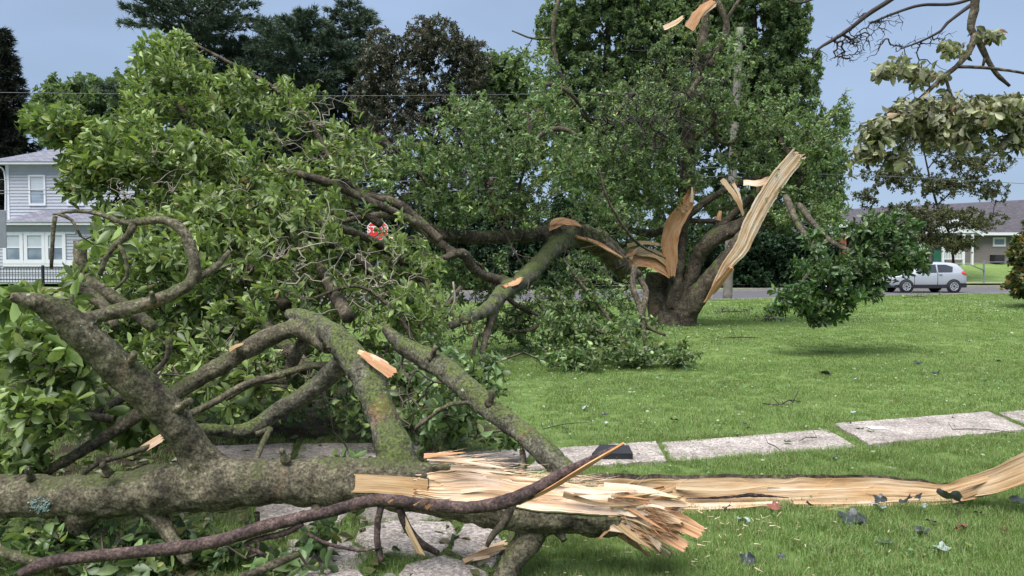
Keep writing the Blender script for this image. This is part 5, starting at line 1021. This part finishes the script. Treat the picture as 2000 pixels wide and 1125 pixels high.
tslab(bt, [(1312, 536, D - .5), (1285, 515, D - .6), (1250, 508, D - .6), (1222, 518, D - .6)], [10, 15, 13, 8], (0, -.8, .55), 44, 'wood_org', .06, .03, 22, cup=-.1)
tslab(bt, [(1308, 520, D - .55), (1285, 498, D - .6), (1255, 492, D - .6), (1228, 490, D - .6)], [5, 9, 9, 6], (0, -.8, .5), 45, 'wood_tan', .05, .03)
for k, (a, b_, w0, w1, m_) in enumerate([((1225, 480), (1290, 478), 4, 2.5, 'wood_tan'), ((1230, 505), (1255, 478), 4, 1, 'wood'), ((1222, 500), (1250, 484), 3, 1, 'wood_org'), ((1218, 508), (1205, 488), 3, 1, 'wood'), ((1350, 395), (1352, 365), 4, 1, 'wood'), ((1335, 415), (1328, 392), 3, .8, 'wood_org'),
    ((1410, 350), (1452, 420), 6, 3, 'wood_tan'), ((1432, 358), (1450, 400), 4, 1, 'wood'), ((1452, 357), (1518, 342), 6, 5, 'wood'), ((1403, 430), (1408, 412), 6, 3, 'wood_org'), ((1480, 375), (1482, 355), 3, 1, 'wood'), ((1345, 55), (1395, 0), 10, 5, 'wood_org'), ((1352, 45), (1398, 8), 6, 3, 'wood'), ((1296, 55), (1335, 32), 5, 3, 'wood'),
    ((1545, 320), (1574, 300), 6, 1, 'wood'), ((1535, 330), (1560, 298), 5, 1, 'wood_org'), ((1055, 250), (1060, 215), 4, 3, 'wood')]):
    shard(bt, P(*a, D - .7), P(*b_, D - .7), w0 * D / F, w1 * D / F, nrm(np.array((.1 * k % .5, -.9, .3))), M[m_], 400 + k, .03, 'splinter', .05, 7, .08)
thin2 = [
    [(1385, 130, D, 6), (1420, 60, D, 6), (1400, 0, D, 6)], [(1365, 120, D, 5), (1405, 95, D, 4), (1420, 40, D, 4), (1450, -10, D, 3)],
    [(1350, 230, D, 6), (1290, 170, D, 5), (1240, 190, D, 4), (1200, 220, D, 3)], [(1345, 280, D, 7), (1420, 220, D, 6), (1480, 215, D, 5), (1540, 300, D - .5, 6), (1560, 340, D - .5, 5)],
    [(1395, 215, D, 4), (1400, 270, D, 4), (1430, 280, D, 3), (1445, 250, D, 2)], [(1240, 180, D - 1, 5), (1200, 230, D - 1, 4), (1165, 320, D - 1, 4), (1160, 400, D - 1, 3.5)],
    [(1370, 150, D - 1, 5), (1300, 240, D - 1, 4), (1230, 310, D - 1, 3), (1190, 380, D - 1, 2)], [(1090, 0, D - 2, 3), (1080, 60, D - 2, 4), (1085, 110, D - 2, 4), (1100, 160, D - 2, 4), (1130, 215, D - 2, 3), (1180, 260, D - 1.5, 3)],
    [(1080, 75, D - 2, 2), (1040, 75, D - 2, 2), (1000, 60, D - 2, 1.5)], [(1030, 320, D - 3, 4), (1030, 270, D - 3, 5), (1060, 200, D - 3, 5), (1065, 165, D - 3, 5), (1110, 180, D - 3, 4), (1150, 230, D - 2.5, 3)],
    [(1030, 300, D - 3, 4), (1060, 260, D - 3, 5), (1100, 252, D - 3, 5), (1135, 270, D - 3, 4)], [(1640, 200, D, 2), (1600, 260, D, 3), (1560, 300, D, 4), (1520, 360, D, 5)], [(1570, 340, D - .5, 6), (1540, 400, D - .5, 6), (1560, 440, D - 2, 5)],
]
sd2 = [q[::2] for q, rr in SK2[2:]]
for l in thin2: p, r_ = px(l); mb = MB(); tube(mb, p, r_, 8, .1, lump=.1, seed=int(l[0][0])); put('branch', mb, M['bark_far'], bt, sm=True); sd2.append(spline(p, r_, .2)[0])
sd2 = np.concatenate(sd2); sd2 = sd2[sd2[:, 2] > 2.2]
canopy(bt, sd2, [(1210, 300, 17, 110, 90, 1.4, 230), (1290, 330, 17.5, 90, 90, 1.2, 200), (1250, 390, 17.3, 120, 60, 1.2, 160), (1150, 330, 16.5, 90, 90, 1.2, 160), (1320, 200, 17.5, 100, 90, 1.2, 150), (1240, 210, 17, 100, 60, 1.2, 110),
    (1440, 230, 18, 90, 80, 1.3, 150), (1430, 120, 18, 80, 70, 1.2, 70), (1530, 260, 17.8, 90, 90, 1.3, 170), (1600, 300, 18, 80, 100, 1.2, 150), (1560, 410, 17.5, 90, 50, 1, 90), (1480, 330, 18.2, 90, 50, 1, 70), (1090, 230, 16, 70, 70, 1, 90), (1040, 120, 16, 60, 50, .8, 26), (1340, 70, 18, 80, 60, 1.1, 50),
    (1400, 400, 18.6, 60, 50, .7, 50), (1290, 470, 19, 100, 60, .6, 80), (1200, 500, 18, 90, 80, .8, 110), (1620, 420, 17, 50, 50, .8, 50), (1640, 240, 17.8, 40, 70, .8, 50)],
    51, 12, .120, M['lf_b'], 'b', 60, LOW, .3, 'bark_far', sag=.02, shell=.6, extra=.5, along=.28, rmin=.005, dirbias=(0, 0, -.25))
bare(bt, sd2, [(1270, 240, 16, 150, 130, 1.0, 260), (1370, 170, 17, 80, 120, .8, 130), (1480, 300, 17.6, 120, 100, 1, 60), (1290, 110, 17.5, 80, 80, 1, 40)], 73, 'bark_dark', .006, .25)
# ------------------------------------------------------------------ arched broken limb in the middle
fl = thing('broken_limb', 'arched mossy limb bent down to the lawn beside the standing tree, leafy to the ground', 'limb', P(1000, 735, 10.0))
L3 = [px([(1245, 535, 15.8, 12), (1225, 535, 15.4, 19), (1205, 512, 15, 22), (1180, 488, 14.6, 22), (1150, 472, 14.2, 21), (1118, 462, 13.8, 23), (1085, 455, 13.4, 20), (1040, 458, 13, 17), (980, 462, 12.5, 16), (920, 463, 12, 15), (870, 460, 11.5, 14), (830, 440, 11.2, 12), (790, 425, 11, 10), (740, 420, 10.8, 9), (650, 436, 10.5, 7)]),
    px([(1215, 500, 15.2, 12), (1180, 466, 14.6, 14), (1140, 452, 14, 15), (1110, 452, 13.7, 18)]),
    px([(1115, 460, 13.7, 22), (1080, 485, 13, 21), (1048, 520, 12.4, 20), (1020, 548, 11.8, 20), (985, 570, 11.2, 19), (962, 595, 10.8, 17), (930, 615, 10.3, 15), (878, 635, 9.8, 12)]),
    px([(968, 590, 10.9, 14), (958, 630, 10.6, 10), (946, 670, 10.3, 9), (940, 700, 10.1, 8), (932, 718, 10, 7)]),
    px([(800, 430, 11, 10), (835, 455, 11, 11), (862, 478, 11, 11), (888, 492, 11, 10)]),
    px([(990, 550, 11.6, 12), (950, 540, 11.3, 11), (920, 520, 11.1, 11), (905, 495, 11, 11), (870, 503, 10.9, 9), (840, 515, 10.8, 9), (822, 540, 10.6, 9), (800, 572, 10.4, 7)]),
    px([(880, 463, 11.3, 10), (830, 462, 11.4, 10), (790, 475, 11.5, 10), (765, 500, 11.5, 11), (758, 530, 11.5, 9)])]
L3 = [(p, r_ * .86) for p, r_ in L3]
SK3 = fused(fl, L3, .028, .15, [M['bark_far'], M['bark_far'], M['bark_moss'], M['bark_far'], M['bark_far'], M['bark_far'], M['bark_far']], ['stem', 'stem', 'limb', 'limb', 'limb', 'limb', 'limb'], 19, .06, 12, None, 7.)
D = 13.0
for k, (pts, hw, N0, m_) in enumerate([([(1075, 440, 13.15), (1090, 432, 13.2), (1110, 433, 13.2), (1134, 441, 13.2)], [5, 11, 10, 3], (0, -.7, .7), 'wood_org'), ([(1125, 462, 13.4), (1160, 472, 13.9), (1190, 488, 14.2), (1215, 503, 14.6)], [3, 6, 6, 3], (0, -.8, .6), 'wood_org'), ([(985, 560, 11.05), (1005, 552, 11.25), (1020, 543, 11.4)], [3, 6, 3], (0, -.8, .6), 'wood_org'), ([(958, 612, 10.6), (963, 600, 10.65), (966, 588, 10.7)], [2, 4, 2], (0, -.95, .3), 'wood_org')]):
    mb = MB(); slab(mb, Pv(pts), np.array(hw) * .0093, N0, .03, 12, .012, .04, .05, 80 + k, step=.03, fr=20, backm=0); put('torn_wood', mb, M[m_], fl)
for k, (a, b_) in enumerate([((1072, 447), (1095, 440)), ((1078, 436), (1100, 428)), ((1120, 432), (1136, 442)), ((760, 463), (790, 457))]): shard(fl, P(*a, 13.1), P(*b_, 13.1), .04, .01, (0, -.8, .5), M['wood_org' if k < 3 else 'wood'], 500 + k, .02, 'splinter', .05, 6)
thin3 = [[(1300, 505, 13.4, 1.5), (1240, 470, 13, 3), (1190, 395, 12.8, 2.5), (1170, 330, 12.8, 2)], [(1240, 520, 12.6, 6), (1236, 560, 12.2, 6), (1250, 600, 12, 6), (1258, 650, 11.8, 5), (1262, 690, 11.6, 3)], [(1250, 545, 12.5, 6), (1262, 570, 12.3, 6), (1255, 610, 12.1, 6), (1258, 635, 12, 5)],
    [(1200, 632, 12, 3), (1250, 636, 12, 4), (1300, 655, 12, 3)], [(1100, 505, 12.5, 2.5), (1140, 560, 12.2, 3), (1180, 610, 12, 3), (1230, 680, 11.5, 2)], [(990, 700, 10, 2), (960, 710, 10, 3), (930, 715, 10, 5), (960, 740, 9.6, 4), (985, 775, 9.0, 4)],
    [(930, 660, 10.6, 5), (925, 700, 10.3, 6), (932, 720, 10.1, 5)], [(1060, 560, 12.4, 5), (1062, 600, 12.2, 5), (1045, 640, 12, 4), (990, 650, 11.6, 3)], [(1020, 520, 12, 2), (960, 400, 12, 3), (930, 280, 12, 3), (890, 200, 12, 2)], [(1000, 470, 12.5, 3), (1010, 380, 12.6, 3), (1035, 290, 12.6, 3), (1030, 220, 12.6, 2)],
    [(880, 460, 11.6, 4), (850, 380, 11.8, 3), (800, 320, 11.8, 3), (740, 260, 11.8, 2)], [(1070, 650, 11.5, 3), (1120, 640, 11.5, 4), (1180, 650, 11.2, 4), (1260, 690, 10.8, 3)], [(940, 520, 11.5, 4), (1000, 590, 12, 5), (1060, 620, 12, 4), (1110, 660, 11.4, 3)],
    [(780, 560, 9.2, 4), (860, 600, 9, 5), (900, 560, 9.2, 4)], [(885, 550, 9, 2), (888, 590, 9, 2.2), (872, 618, 9, 2)], [(985, 760, 9.0, 3.5), (1020, 768, 8.8, 3), (1076, 780, 8.5, 2)]]
sd3 = [q[::2] for q, rr in SK3]
for l in thin3: p, r_ = px(l); mb = MB(); tube(mb, p, r_, 7, .08, lump=.1, seed=int(l[0][0])); put('branch', mb, M['twig_pale' if l[0][0] in (990, 885) else 'bark_far'], fl, sm=True); sd3.append(spline(p, r_, .15)[0])
sd3 = np.concatenate(sd3)
canopy(fl, sd3, [(770, 330, 11, 120, 70, 1, 90), (880, 300, 11.6, 120, 90, 1, 130), (930, 220, 12, 90, 60, 1, 80), (1010, 300, 12.4, 110, 90, 1.1, 150), (1000, 400, 12.5, 130, 60, 1, 120), (880, 400, 11.6, 120, 60, .9, 110), (1120, 330, 12.8, 90, 90, 1, 100), (1060, 200, 13, 80, 60, .9, 50),
    (900, 540, 11.8, 120, 70, .7, 120), (1080, 560, 13, 110, 80, .7, 150), (1160, 600, 12.8, 110, 70, .8, 150), (1180, 430, 13.6, 80, 50, .7, 60), (1000, 640, 12.4, 100, 60, .7, 110), (860, 620, 10.4, 90, 60, .7, 80), (820, 700, 9., 90, 60, .6, 70)],
    61, 12, .100, M['lf_b'], 'b', 60, LOW, .2, 'bark_far', sag=.02, shell=.7, extra=.5, along=.2, rmin=.0035)
canopy(fl, sd3, [(1110, 650, 10.8, 80, 60, .5, 70), (1120, 700, 10.3, 90, 32, .45, 70), (1230, 700, 10.6, 110, 30, .5, 76), (1190, 660, 11, 90, 40, .5, 60), (1320, 700, 10.6, 55, 32, .4, 40), (1240, 640, 11.6, 60, 40, .4, 24), (1080, 600, 11.4, 60, 50, .5, 34)],
    62, 10, .095, M['lf_b'], 'b', 120, FULL, .15, 'bark_far', sag=.03, shell=.7, extra=.3, along=.16, rmin=.003)
bare(fl, sd3, [(950, 560, 11.5, 160, 100, .6, 80), (1150, 560, 12.5, 130, 90, .6, 70), (860, 640, 9.8, 120, 70, .5, 60), (1000, 430, 12, 200, 120, .6, 80)], 74, 'bark_twig', .004, .2)
# ------------------------------------------------------------------ leafy bough hanging right of the standing tree
hb = thing('hanging_bough', 'leafy dark green bough drooping to the lawn in front of the silver car', 'bough', P(1590, 640, 12))
sd4 = []
for l in ([(1535, 385, 15.5, 7), (1560, 440, 14, 6), (1590, 480, 13, 6), (1610, 520, 12.4, 5), (1620, 570, 12, 4), (1600, 610, 12, 2.5)], [(1560, 400, 14.8, 6), (1610, 460, 13, 5), (1660, 490, 12.4, 5), (1720, 500, 12.1, 4), (1770, 505, 12, 2.5)], [(1660, 490, 12.4, 4), (1720, 460, 12.2, 3.5), (1770, 430, 12.1, 2)], [(1620, 540, 12.2, 3.5), (1680, 560, 12, 3), (1720, 575, 12, 2)], [(1600, 500, 12.6, 4), (1560, 560, 12, 3), (1520, 600, 11.9, 2)]):
    p, r_ = px(l); mb = MB(); tube(mb, p, r_, 8, .08, lump=.1, seed=int(l[0][1])); put('branch', mb, M['bark_far'], hb, sm=True); sd4.append(spline(p, r_, .12)[0])
canopy(hb, np.concatenate(sd4), [(1560, 580, 12, 55, 34, .5, 62), (1610, 600, 12, 58, 30, .5, 60), (1640, 555, 12, 75, 45, .6, 90), (1700, 520, 12.1, 70, 50, .6, 96), (1740, 455, 12.2, 62, 45, .6, 84), (1778, 505, 12, 40, 40, .5, 66), (1690, 450, 12.3, 50, 34, .5, 50), (1590, 520, 12.4, 50, 40, .5, 34), (1600, 625, 11.9, 35, 14, .3, 14), (1690, 575, 11.9, 40, 14, .4, 18), (1600, 460, 13, 50, 40, .5, 20), (1520, 600, 12, 26, 14, .3, 10)],
    81, 10, .125, M['lf_bough'], 'bough', 300, FULL, .12, 'bark_far', bias=(.1, -.05, 0), shell=.6, extra=.25, along=.2, rmin=.003, dirbias=(.15, 0, .0))
# ------------------------------------------------------------------ wilted branch hanging in from the top right
wb = thing('wilted_branch', 'wilted branch with curled pale olive leaves reaching in from the top right corner', 'branch', P(1910, 0, 3.7))
sd5 = []
for l in ([(1930, -140, 3.75, 9), (1908, -30, 3.7, 8.5), (1903, 20, 3.7, 8), (1896, 55, 3.7, 7), (1912, 82, 3.7, 6), (1928, 115, 3.7, 5), (1945, 143, 3.7, 4.5), (1972, 168, 3.7, 3)], [(1905, 65, 3.7, 6.5), (1893, 100, 3.65, 6), (1868, 130, 3.6, 5), (1845, 148, 3.6, 4.5), (1800, 190, 3.6, 4), (1750, 235, 3.55, 3), (1690, 280, 3.5, 2)], [(1868, 130, 3.6, 3.5), (1930, 133, 3.6, 3), (2010, 145, 3.6, 2.5), (2080, 170, 3.6, 2)],
          [(1925, 108, 3.7, 3), (1920, 128, 3.7, 2.5)], [(1845, 148, 3.6, 3), (1870, 200, 3.6, 2.5), (1960, 240, 3.6, 2)], [(1800, 190, 3.6, 3), (1790, 240, 3.55, 2.5), (1760, 290, 3.5, 2)]):
    p, r_ = px(l); mb = MB(); tube(mb, p, r_, 9, .03, lump=.12, seed=int(l[1][0])); put('branch', mb, M['bark_far'], wb, sm=True); sd5.append(spline(p, r_, .04)[0])
canopy(wb, np.concatenate(sd5[1:]), [(1790, 140, 3.6, 60, 22, .15, 22), (1880, 230, 3.6, 95, 45, .2, 115), (1965, 215, 3.6, 60, 40, .2, 68), (1800, 215, 3.55, 70, 34, .2, 62), (1735, 250, 3.5, 55, 26, .18, 45), (1700, 300, 3.5, 38, 18, .12, 25), (1760, 310, 3.5, 40, 14, .12, 18), (1880, 275, 3.6, 90, 14, .15, 34), (1940, 65, 3.7, 34, 9, .1, 8), (1730, 130, 3.6, 40, 16, .1, 13), (1860, 90, 3.6, 24, 14, .1, 8), (1990, 270, 3.6, 30, 20, .1, 17)],
    91, 9, .050, M['lf_dry'], 'dry', 300, FULL, .05, 'bark_twig', bias=(-.15, 0, -.75), shell=.8, extra=.25, along=.09, rmin=.0012, sag=.05, spread=(40, 80), wl=.5, upn=.2)
bare(wb, np.concatenate(sd5[1:]), [(1870, 215, 3.6, 120, 50, .15, 60), (1760, 260, 3.5, 80, 40, .12, 40)], 76, 'bark_dark', .0012, .04, .12)
db = thing('bare_branch', 'bare black twiggy branch arching against the sky left of the wilted leaves', 'branch', P(1780, -20, 4.2))
sd6 = []
for l in ([(1850, -90, 4.3, 7), (1780, -30, 4.2, 6), (1735, 2, 4.2, 5), (1695, 28, 4.2, 4.5), (1655, 60, 4.2, 4), (1620, 82, 4.2, 3.5), (1598, 96, 4.2, 2.5), (1585, 120, 4.2, 2)], [(1905, -5, 4.2, 3.5), (1860, 8, 4.2, 3), (1800, 10, 4.2, 3), (1750, 25, 4.2, 2.5), (1700, 45, 4.2, 2)], [(1903, 5, 4.1, 4), (1880, 22, 4.1, 3.5), (1850, 45, 4.1, 3), (1838, 60, 4.1, 2.5), (1800, 80, 4.1, 2), (1760, 95, 4.1, 1.5)], [(1500, -30, 5, 3), (1550, 5, 5, 2.5), (1600, -5, 5, 2)]):
    p, r_ = px(l); mb = MB(); tube(mb, p, r_, 8, .03, lump=.12, seed=int(l[1][0] + 3)); put('branch', mb, M['bark_dark'], db, sm=True); sd6.append(spline(p, r_, .04)[0])
bare(db, np.concatenate(sd6[:3]), [(1665, 85, 4.2, 62, 36, .12, 230), (1710, 45, 4.2, 70, 30, .12, 110), (1760, 90, 4.1, 70, 16, .1, 50), (1830, 75, 4.1, 50, 30, .1, 40), (1650, 115, 4.2, 44, 20, .1, 70), (1800, 130, 4.1, 60, 30, .1, 30)], 75, 'bark_dark', .0015, .03, .12)
# ------------------------------------------------------------------ small things on the ground
def maple(c, size, yaw, tilt, seed, m_, label, name='fallen_leaf', lobes=5, curl=.25, grp='torn leaves lying on the lawn', cat='leaf'):
    r = np.random.default_rng(seed); n = 40; a = np.linspace(-math.pi, math.pi, n, endpoint=False); rad = .60 + .34 * np.abs(np.cos(a * lobes / 2)) ** 1.1 + r.normal(0, .04, n); rad = rad * (.7 + .3 * np.cos(a / 1.0) ** 2)
    V = []; 
    for s in (1., .6, .3):
        x, y = np.cos(a) * rad * s, np.sin(a) * rad * s; z = curl * s * s * (np.cos(a * 3 + r.uniform(0, 6)) * .6 + np.abs(y)) ; V.append(np.c_[x, y, z])
    V = np.vstack(V + [np.zeros((1, 3))]) * size * .5; i = np.arange(n); j = (i + 1) % n
    M_ = Matrix.Rotation(yaw, 3, 'Z') @ Matrix.Rotation(tilt, 3, 'X'); V = V @ np.array(M_).T
    V = V + np.array(c) + [0, 0, max(.04, -V[:, 2].min() + .03)]; V[:, 2] = np.maximum(V[:, 2], .012); mb = MB(); mb.add(V, np.concatenate([np.stack([i, j, n + j, n + i], -1), np.stack([n + i, n + j, 2 * n + j, 2 * n + i], -1)])); mb.f.append(np.stack([2 * n + i, 2 * n + j, np.full(n, 3 * n)], -1)); mb.m.append(np.zeros(n))
    tube(mb, [np.array(c) + [0, 0, .02], np.array(c) + [math.cos(yaw + 3) * size * .5, math.sin(yaw + 3) * size * .4, .03]], [.0018, .0012], 4, .03)
    o = put(name, mb, M[m_], sm=True); tag(o, label, cat, grp)
for k, (x, y, s, m_, tl, lab) in enumerate([
    (1665, 1030, .15, 'leaf_black', .5, 'large crumpled dark grey leaf below the middle of the split slab'), (1856, 990, .15, 'leaf_black', .9, 'big dark maple leaf leaning on the slab near its bent end'), (1770, 992, .10, 'leaf_black', .7, 'dark green leaf against the slab, left of the big maple leaf'), (1718, 990, .08, 'leaf_black', .8, 'small dark leaf tucked under the slab edge above a pale one'),
    (1715, 1002, .08, 'leaf_pale', .3, 'pale grey-green leaf just below the slab edge'), (1795, 984, .07, 'leaf_black', .9, 'small black leaf touching the slab beside the dark green one'), (1802, 1050, .075, 'leaf_black', .3, 'dark blue-grey leaf with a long stalk in the lower right grass'), (1450, 1027, .085, 'leaf_pale', .25, 'bright pale leaf right of the orange splinter'), (1420, 1005, .075, 'leaf_black', .7, 'dark leaf against the slab above the bright pale leaf'),
    (1512, 1003, .085, 'leaf_red', .5, 'reddish brown leaf under the slab edge'), (1580, 998, .05, 'leaf_black', .9, 'tiny dark leaf at the slab edge right of the reddish one'), (1728, 1072, .10, 'lf_b', .2, 'green leaf flat in the grass near the bottom'), (1842, 1085, .09, 'leaf_pale', .15, 'pale leaf lying flat at lower right'), (1872, 1048, .045, 'leaf_red', .5, 'small bright red scrap of leaf at lower right'),
    (1632, 903, .06, 'leaf_black', 1.0, 'small upright dark leaf between the path and the slab'), (1460, 1112, .08, 'leaf_black', 1., 'dark leaf standing in the grass at the bottom centre'), (1820, 1032, .06, 'leaf_black', .4, 'small blue-grey leaf above the long-stalked one'), (1805, 1000, .05, 'leaf_pale', .6, 'small white-backed leaf under the slab near the maple leaf'), (1990, 990, .09, 'leaf_black', .4, 'dark leaf in the grass at the right edge'),
    (1355, 1058, .06, 'leaf_black', .5, 'dark leaf beneath the orange splinter'), (1142, 803, .09, 'leaf_pale', .2, 'pale round leaf on the lawn left of centre behind the path'), (1181, 817, .075, 'leaf_black', .3, 'dark blue leaf right of the pale round leaf behind the path'), (1318, 828, .09, 'leaf_black', .4, 'dark leaf on the lawn above the second slab'), (1440, 856, .07, 'lf_b', .1, 'green leaf lying on the long middle slab'), (1538, 872, .06, 'lf_b', .1, 'small green leaf at the near edge of the long middle slab'),
    (1612, 737, .16, 'leaf_black', .5, 'dark leaf on the mid lawn below the drooping bough'), (1828, 735, .13, 'leaf_black', .4, 'dark leaf on the mid lawn far right'), (1792, 714, .11, 'leaf_black', .4, 'thin dark leaf on the mid lawn above the far right one'), (1700, 852, .06, 'lf_b', .1, 'tiny green leaf near the joint between two slabs')]):
    maple(P(x, y, 4.38) if (x > 1400 and 980 < y < 1012) else G(x, y), s * 1.25, k * 2.1, tl * .8, k, m_, lab)
r = np.random.default_rng(321)
for k in range(34):
    x, y = r.uniform(1020, 1990), 650 + 210 * r.random() ** 1.3
    maple(G(x, y), r.uniform(.05, .10), r.uniform(0, 6), r.uniform(0, .5), 700 + k, ('leaf_black', 'lf_b', 'leaf_black', 'leaf_pale')[k % 4], 'small torn leaf lying in the short grass beyond the path', grp='small torn leaves on the open lawn')
for k in range(22):
    x, y = r.uniform(1100, 1990), r.uniform(1010, 1115)
    maple(G(x, y), r.uniform(.03, .065), r.uniform(0, 6), r.uniform(0, .8), 800 + k, ('leaf_black', 'lf_b', 'leaf_red')[k % 3], 'small scrap of leaf in the near grass below the split slab', grp='small leaf scraps in the near grass')
sc2 = MB(); c = G(1712, 836, .045); sc2.box(c[0] - .07, c[0] + .07, c[1] - .06, c[1] + .05, .046, .05); o = put('scrap', sc2, M['paper']); tag(o, 'small white scrap lying on the footpath slab', 'scrap')
# black drain cover like plate on the path
bp = MB(); A = [G(1156, 905), G(1236, 905), G(1228, 888), G(1172, 886)]; v = [(*q[:2], .075) for q in A] + [(*q[:2], .03) for q in A]
bp.add(v, [(0, 1, 2, 3), (4, 7, 6, 5), (0, 4, 5, 1), (1, 5, 6, 2), (2, 6, 7, 3), (3, 7, 4, 0)]); o = put('shingle_scrap', bp, M['black']); tag(o, 'flat black plate lying on the path behind the peeled branch tip', 'debris')
# gutter piece under the trunk
gp = MB(); a0, a1 = G(318, 1048, .10), G(415, 1072, .03); dv = nrm(a1 - a0); sdv = nrm(np.cross(dv, (0, 0, 1.))); prof = [(-.05, .05), (-.05, .0), (.04, .0), (.05, .06), (.06, .06)]; v = []
for e_ in (a0, a1): v += [e_ + sdv * q[0] + np.array([0, 0, q[1]]) for q in prof]
v2 = [np.array(q) - [0, 0, .003] for q in v]; f = [(i, i + 1, i + 6, i + 5) for i in range(4)]; gp.add(v, f); gp.add(v2, [q[::-1] for q in f]); o = put('gutter_piece', gp, M['gutter']); tag(o, 'bent piece of grey metal gutter on the ground under the left part of the trunk', 'gutter')
# fallen twig sprays on the lawn
for x, y, s, lab, seed in ((1432, 612, .55, 'small dark leafy twig lying on the lawn just right of the standing trunk', 5), (1512, 628, .35, 'tiny wilted sprig on the lawn left of the drooping bough', 6), (1440, 665, .5, 'bare thin stick on the lawn below the leafy twig', 7), (1800, 583, .8, 'low heap of leafy twigs at the far lawn edge in front of the car', 8), (1530, 800 - 7, .22, 'short dark twig on the near lawn behind the path', 9)):
    root = thing('twig', lab, 'twig', G(x, y), 'twigs scattered on the lawn'); c = G(x, y); r = np.random.default_rng(seed); pts = [c + [-s, 0, .03], c + [-s * .3, r.normal(0, .1), .12 * s], c + [s * .3, r.normal(0, .1), .06], c + [s, .1, .10 * s]]
    mb = MB(); tube(mb, pts, [.014 * s + .004] * 3 + [.004], 5, .08); 
    for q in range(5): e_ = pts[1] + (pts[3] - pts[1]) * q / 5; tube(mb, [e_, e_ + r.normal(0, .2, 3) * s + [0, 0, .12 * s]], [.006, .003], 4, .1)
    put('stem', mb, M['bark_dark'], root)
    if seed not in (7, 9):
        tp = np.array([c + np.array([r.uniform(-s, s), r.normal(0, .2), r.uniform(.03, .3 * s)]) for q in range(int(14 * s + 6))]); ba, ax, nm, Ls, Ws = shoot_leaves(tp, r.normal(size=(len(tp), 3)) * [1, 1, .3], r, 5, .12); mb = MB(); emit_leaves(mb, ba, ax, nm, Ls, Ws, LOW, r); put('foliage', mb, M['lf_dark' if seed != 8 else 'lf_b'], root, 'stuff')
for x, y, x2, y2, lab in ((1500, 866, 1530, 884, 'forked twig on the long middle slab'), (1860, 838, 1990, 846, 'long curved thin twig on the right slab'), (1060, 838, 1150, 825, 'dark stick on the grass behind the left slab'), (1595, 855, 1560, 862, 'short curled twig on the middle slab')):
    mb = MB(); a, b_ = G(x, y, .045), G(x2, y2, .045); tube(mb, [a, (a + b_) / 2 + [0, .03, .01], b_], [.004, .004, .002], 5, .03); tube(mb, [a, a + [-.01, .05, .05]], [.003, .002], 4, .03); tag(put('stick', mb, M['bark_dark']), lab, 'stick', 'thin sticks on path and lawn')
# clover and broad weeds in the turf, wood chips round the break
r = np.random.default_rng(123); n = 9000; Y_ = np.sqrt(r.uniform(3.2 ** 2, 11 ** 2, n)); X_ = r.uniform(-.1, 1.0, n) * Y_; k = (vn(np.c_[X_ * 1.6, Y_ * 1.6, X_ * 0], 7) + r.normal(0, .25, n) > .15) & ~in_slab(X_, Y_); X_, Y_ = X_[k], Y_[k]; n = len(X_)
mb = MB(); Ls = r.uniform(.012, .030, n); emit_leaves(mb, np.c_[X_, Y_, r.uniform(.025, .05, n)], nrm(r.normal(size=(n, 3)) * [1, 1, .3]), r.normal(0, .3, (n, 3)) + [0, 0, 1], Ls, Ls * .8, LOW, r)
put('clover', mb, leafmat('clover_leaf', [(0, (.06, .13, .045)), (.6, (.09, .18, .06)), (1, (.15, .24, .09))], 1.1, (1, 1, 1), .2), kind='stuff')
n = 240; c = G(1250, 1040); A = np.c_[c[0] + r.normal(0, .45, n), c[1] + r.normal(0.15, .35, n), r.uniform(.03, .055, n)]; d = nrm(r.normal(size=(n, 3)) * [1, 1, .2]); mb = MB(); prisms(mb, A, A + d * r.uniform(.01, .05, n)[:, None], r.uniform(.001, .004, n), r.uniform(.0005, .002, n), 4); put('wood_chips', mb, M['wood'], kind='stuff')
# leaf litter and torn leaf confetti
r = np.random.default_rng(99); n = 26000; Y_ = np.sqrt(r.uniform(4.5 ** 2, 30 ** 2, n)); X_ = r.uniform(-.1, 1.0, n) * Y_; k = vn(np.c_[X_ * .35, Y_ * .35, X_ * 0], 77) + .35 * (1 - X_ / Y_ * 2) + r.normal(0, .35, n) > .1
X_, Y_ = X_[k], Y_[k]; n = len(X_); mb = MB(); base = np.c_[X_, Y_, hgt(X_, Y_) + r.uniform(.02, .06, n)]; Ls = r.uniform(.015, .05, n) * np.clip(Y_ / 10, .8, 1.6)
emit_leaves(mb, base, nrm(r.normal(size=(n, 3)) * [1, 1, .15]), r.normal(0, .35, (n, 3)) + [0, 0, 1], Ls, Ls * .6, LOW, r); put('leaf_litter', mb, leafmat('leaf_scraps', [(0, (.16, .24, .12)), (.5, (.24, .32, .17)), (.8, (.33, .38, .24)), (1, (.05, .06, .03))], 1.1, (1, 1, 1), .2), kind='stuff')
n = 2600; q = np.array([G(x, y) for x, y in np.c_[r.uniform(-60, 1000, n), r.uniform(680, 1160, n)]]); q = q[(q[:, 0] < .1 + r.normal(0, .2, n))]; q = q[~in_slab(q[:, 0], q[:, 1]) | (r.random(len(q)) < .12)]; n = len(q); q[:, 2] = r.uniform(.015, .07, n); Ls = r.uniform(.05, .10, n)
mb = MB(); emit_leaves(mb, q, nrm(r.normal(size=(n, 3)) * [1, 1, .25]), r.normal(0, .5, (n, 3)) + [0, 0, 1], Ls, Ls * .45, FULL, r); put('leaf_litter', mb, leafmat('ground_leaf_litter', [(0, (.03, .045, .015)), (.4, (.05, .08, .02)), (.7, (.07, .055, .03)), (1, (.10, .12, .035))], 1.3, (1, 1, 1), .2), kind='stuff')
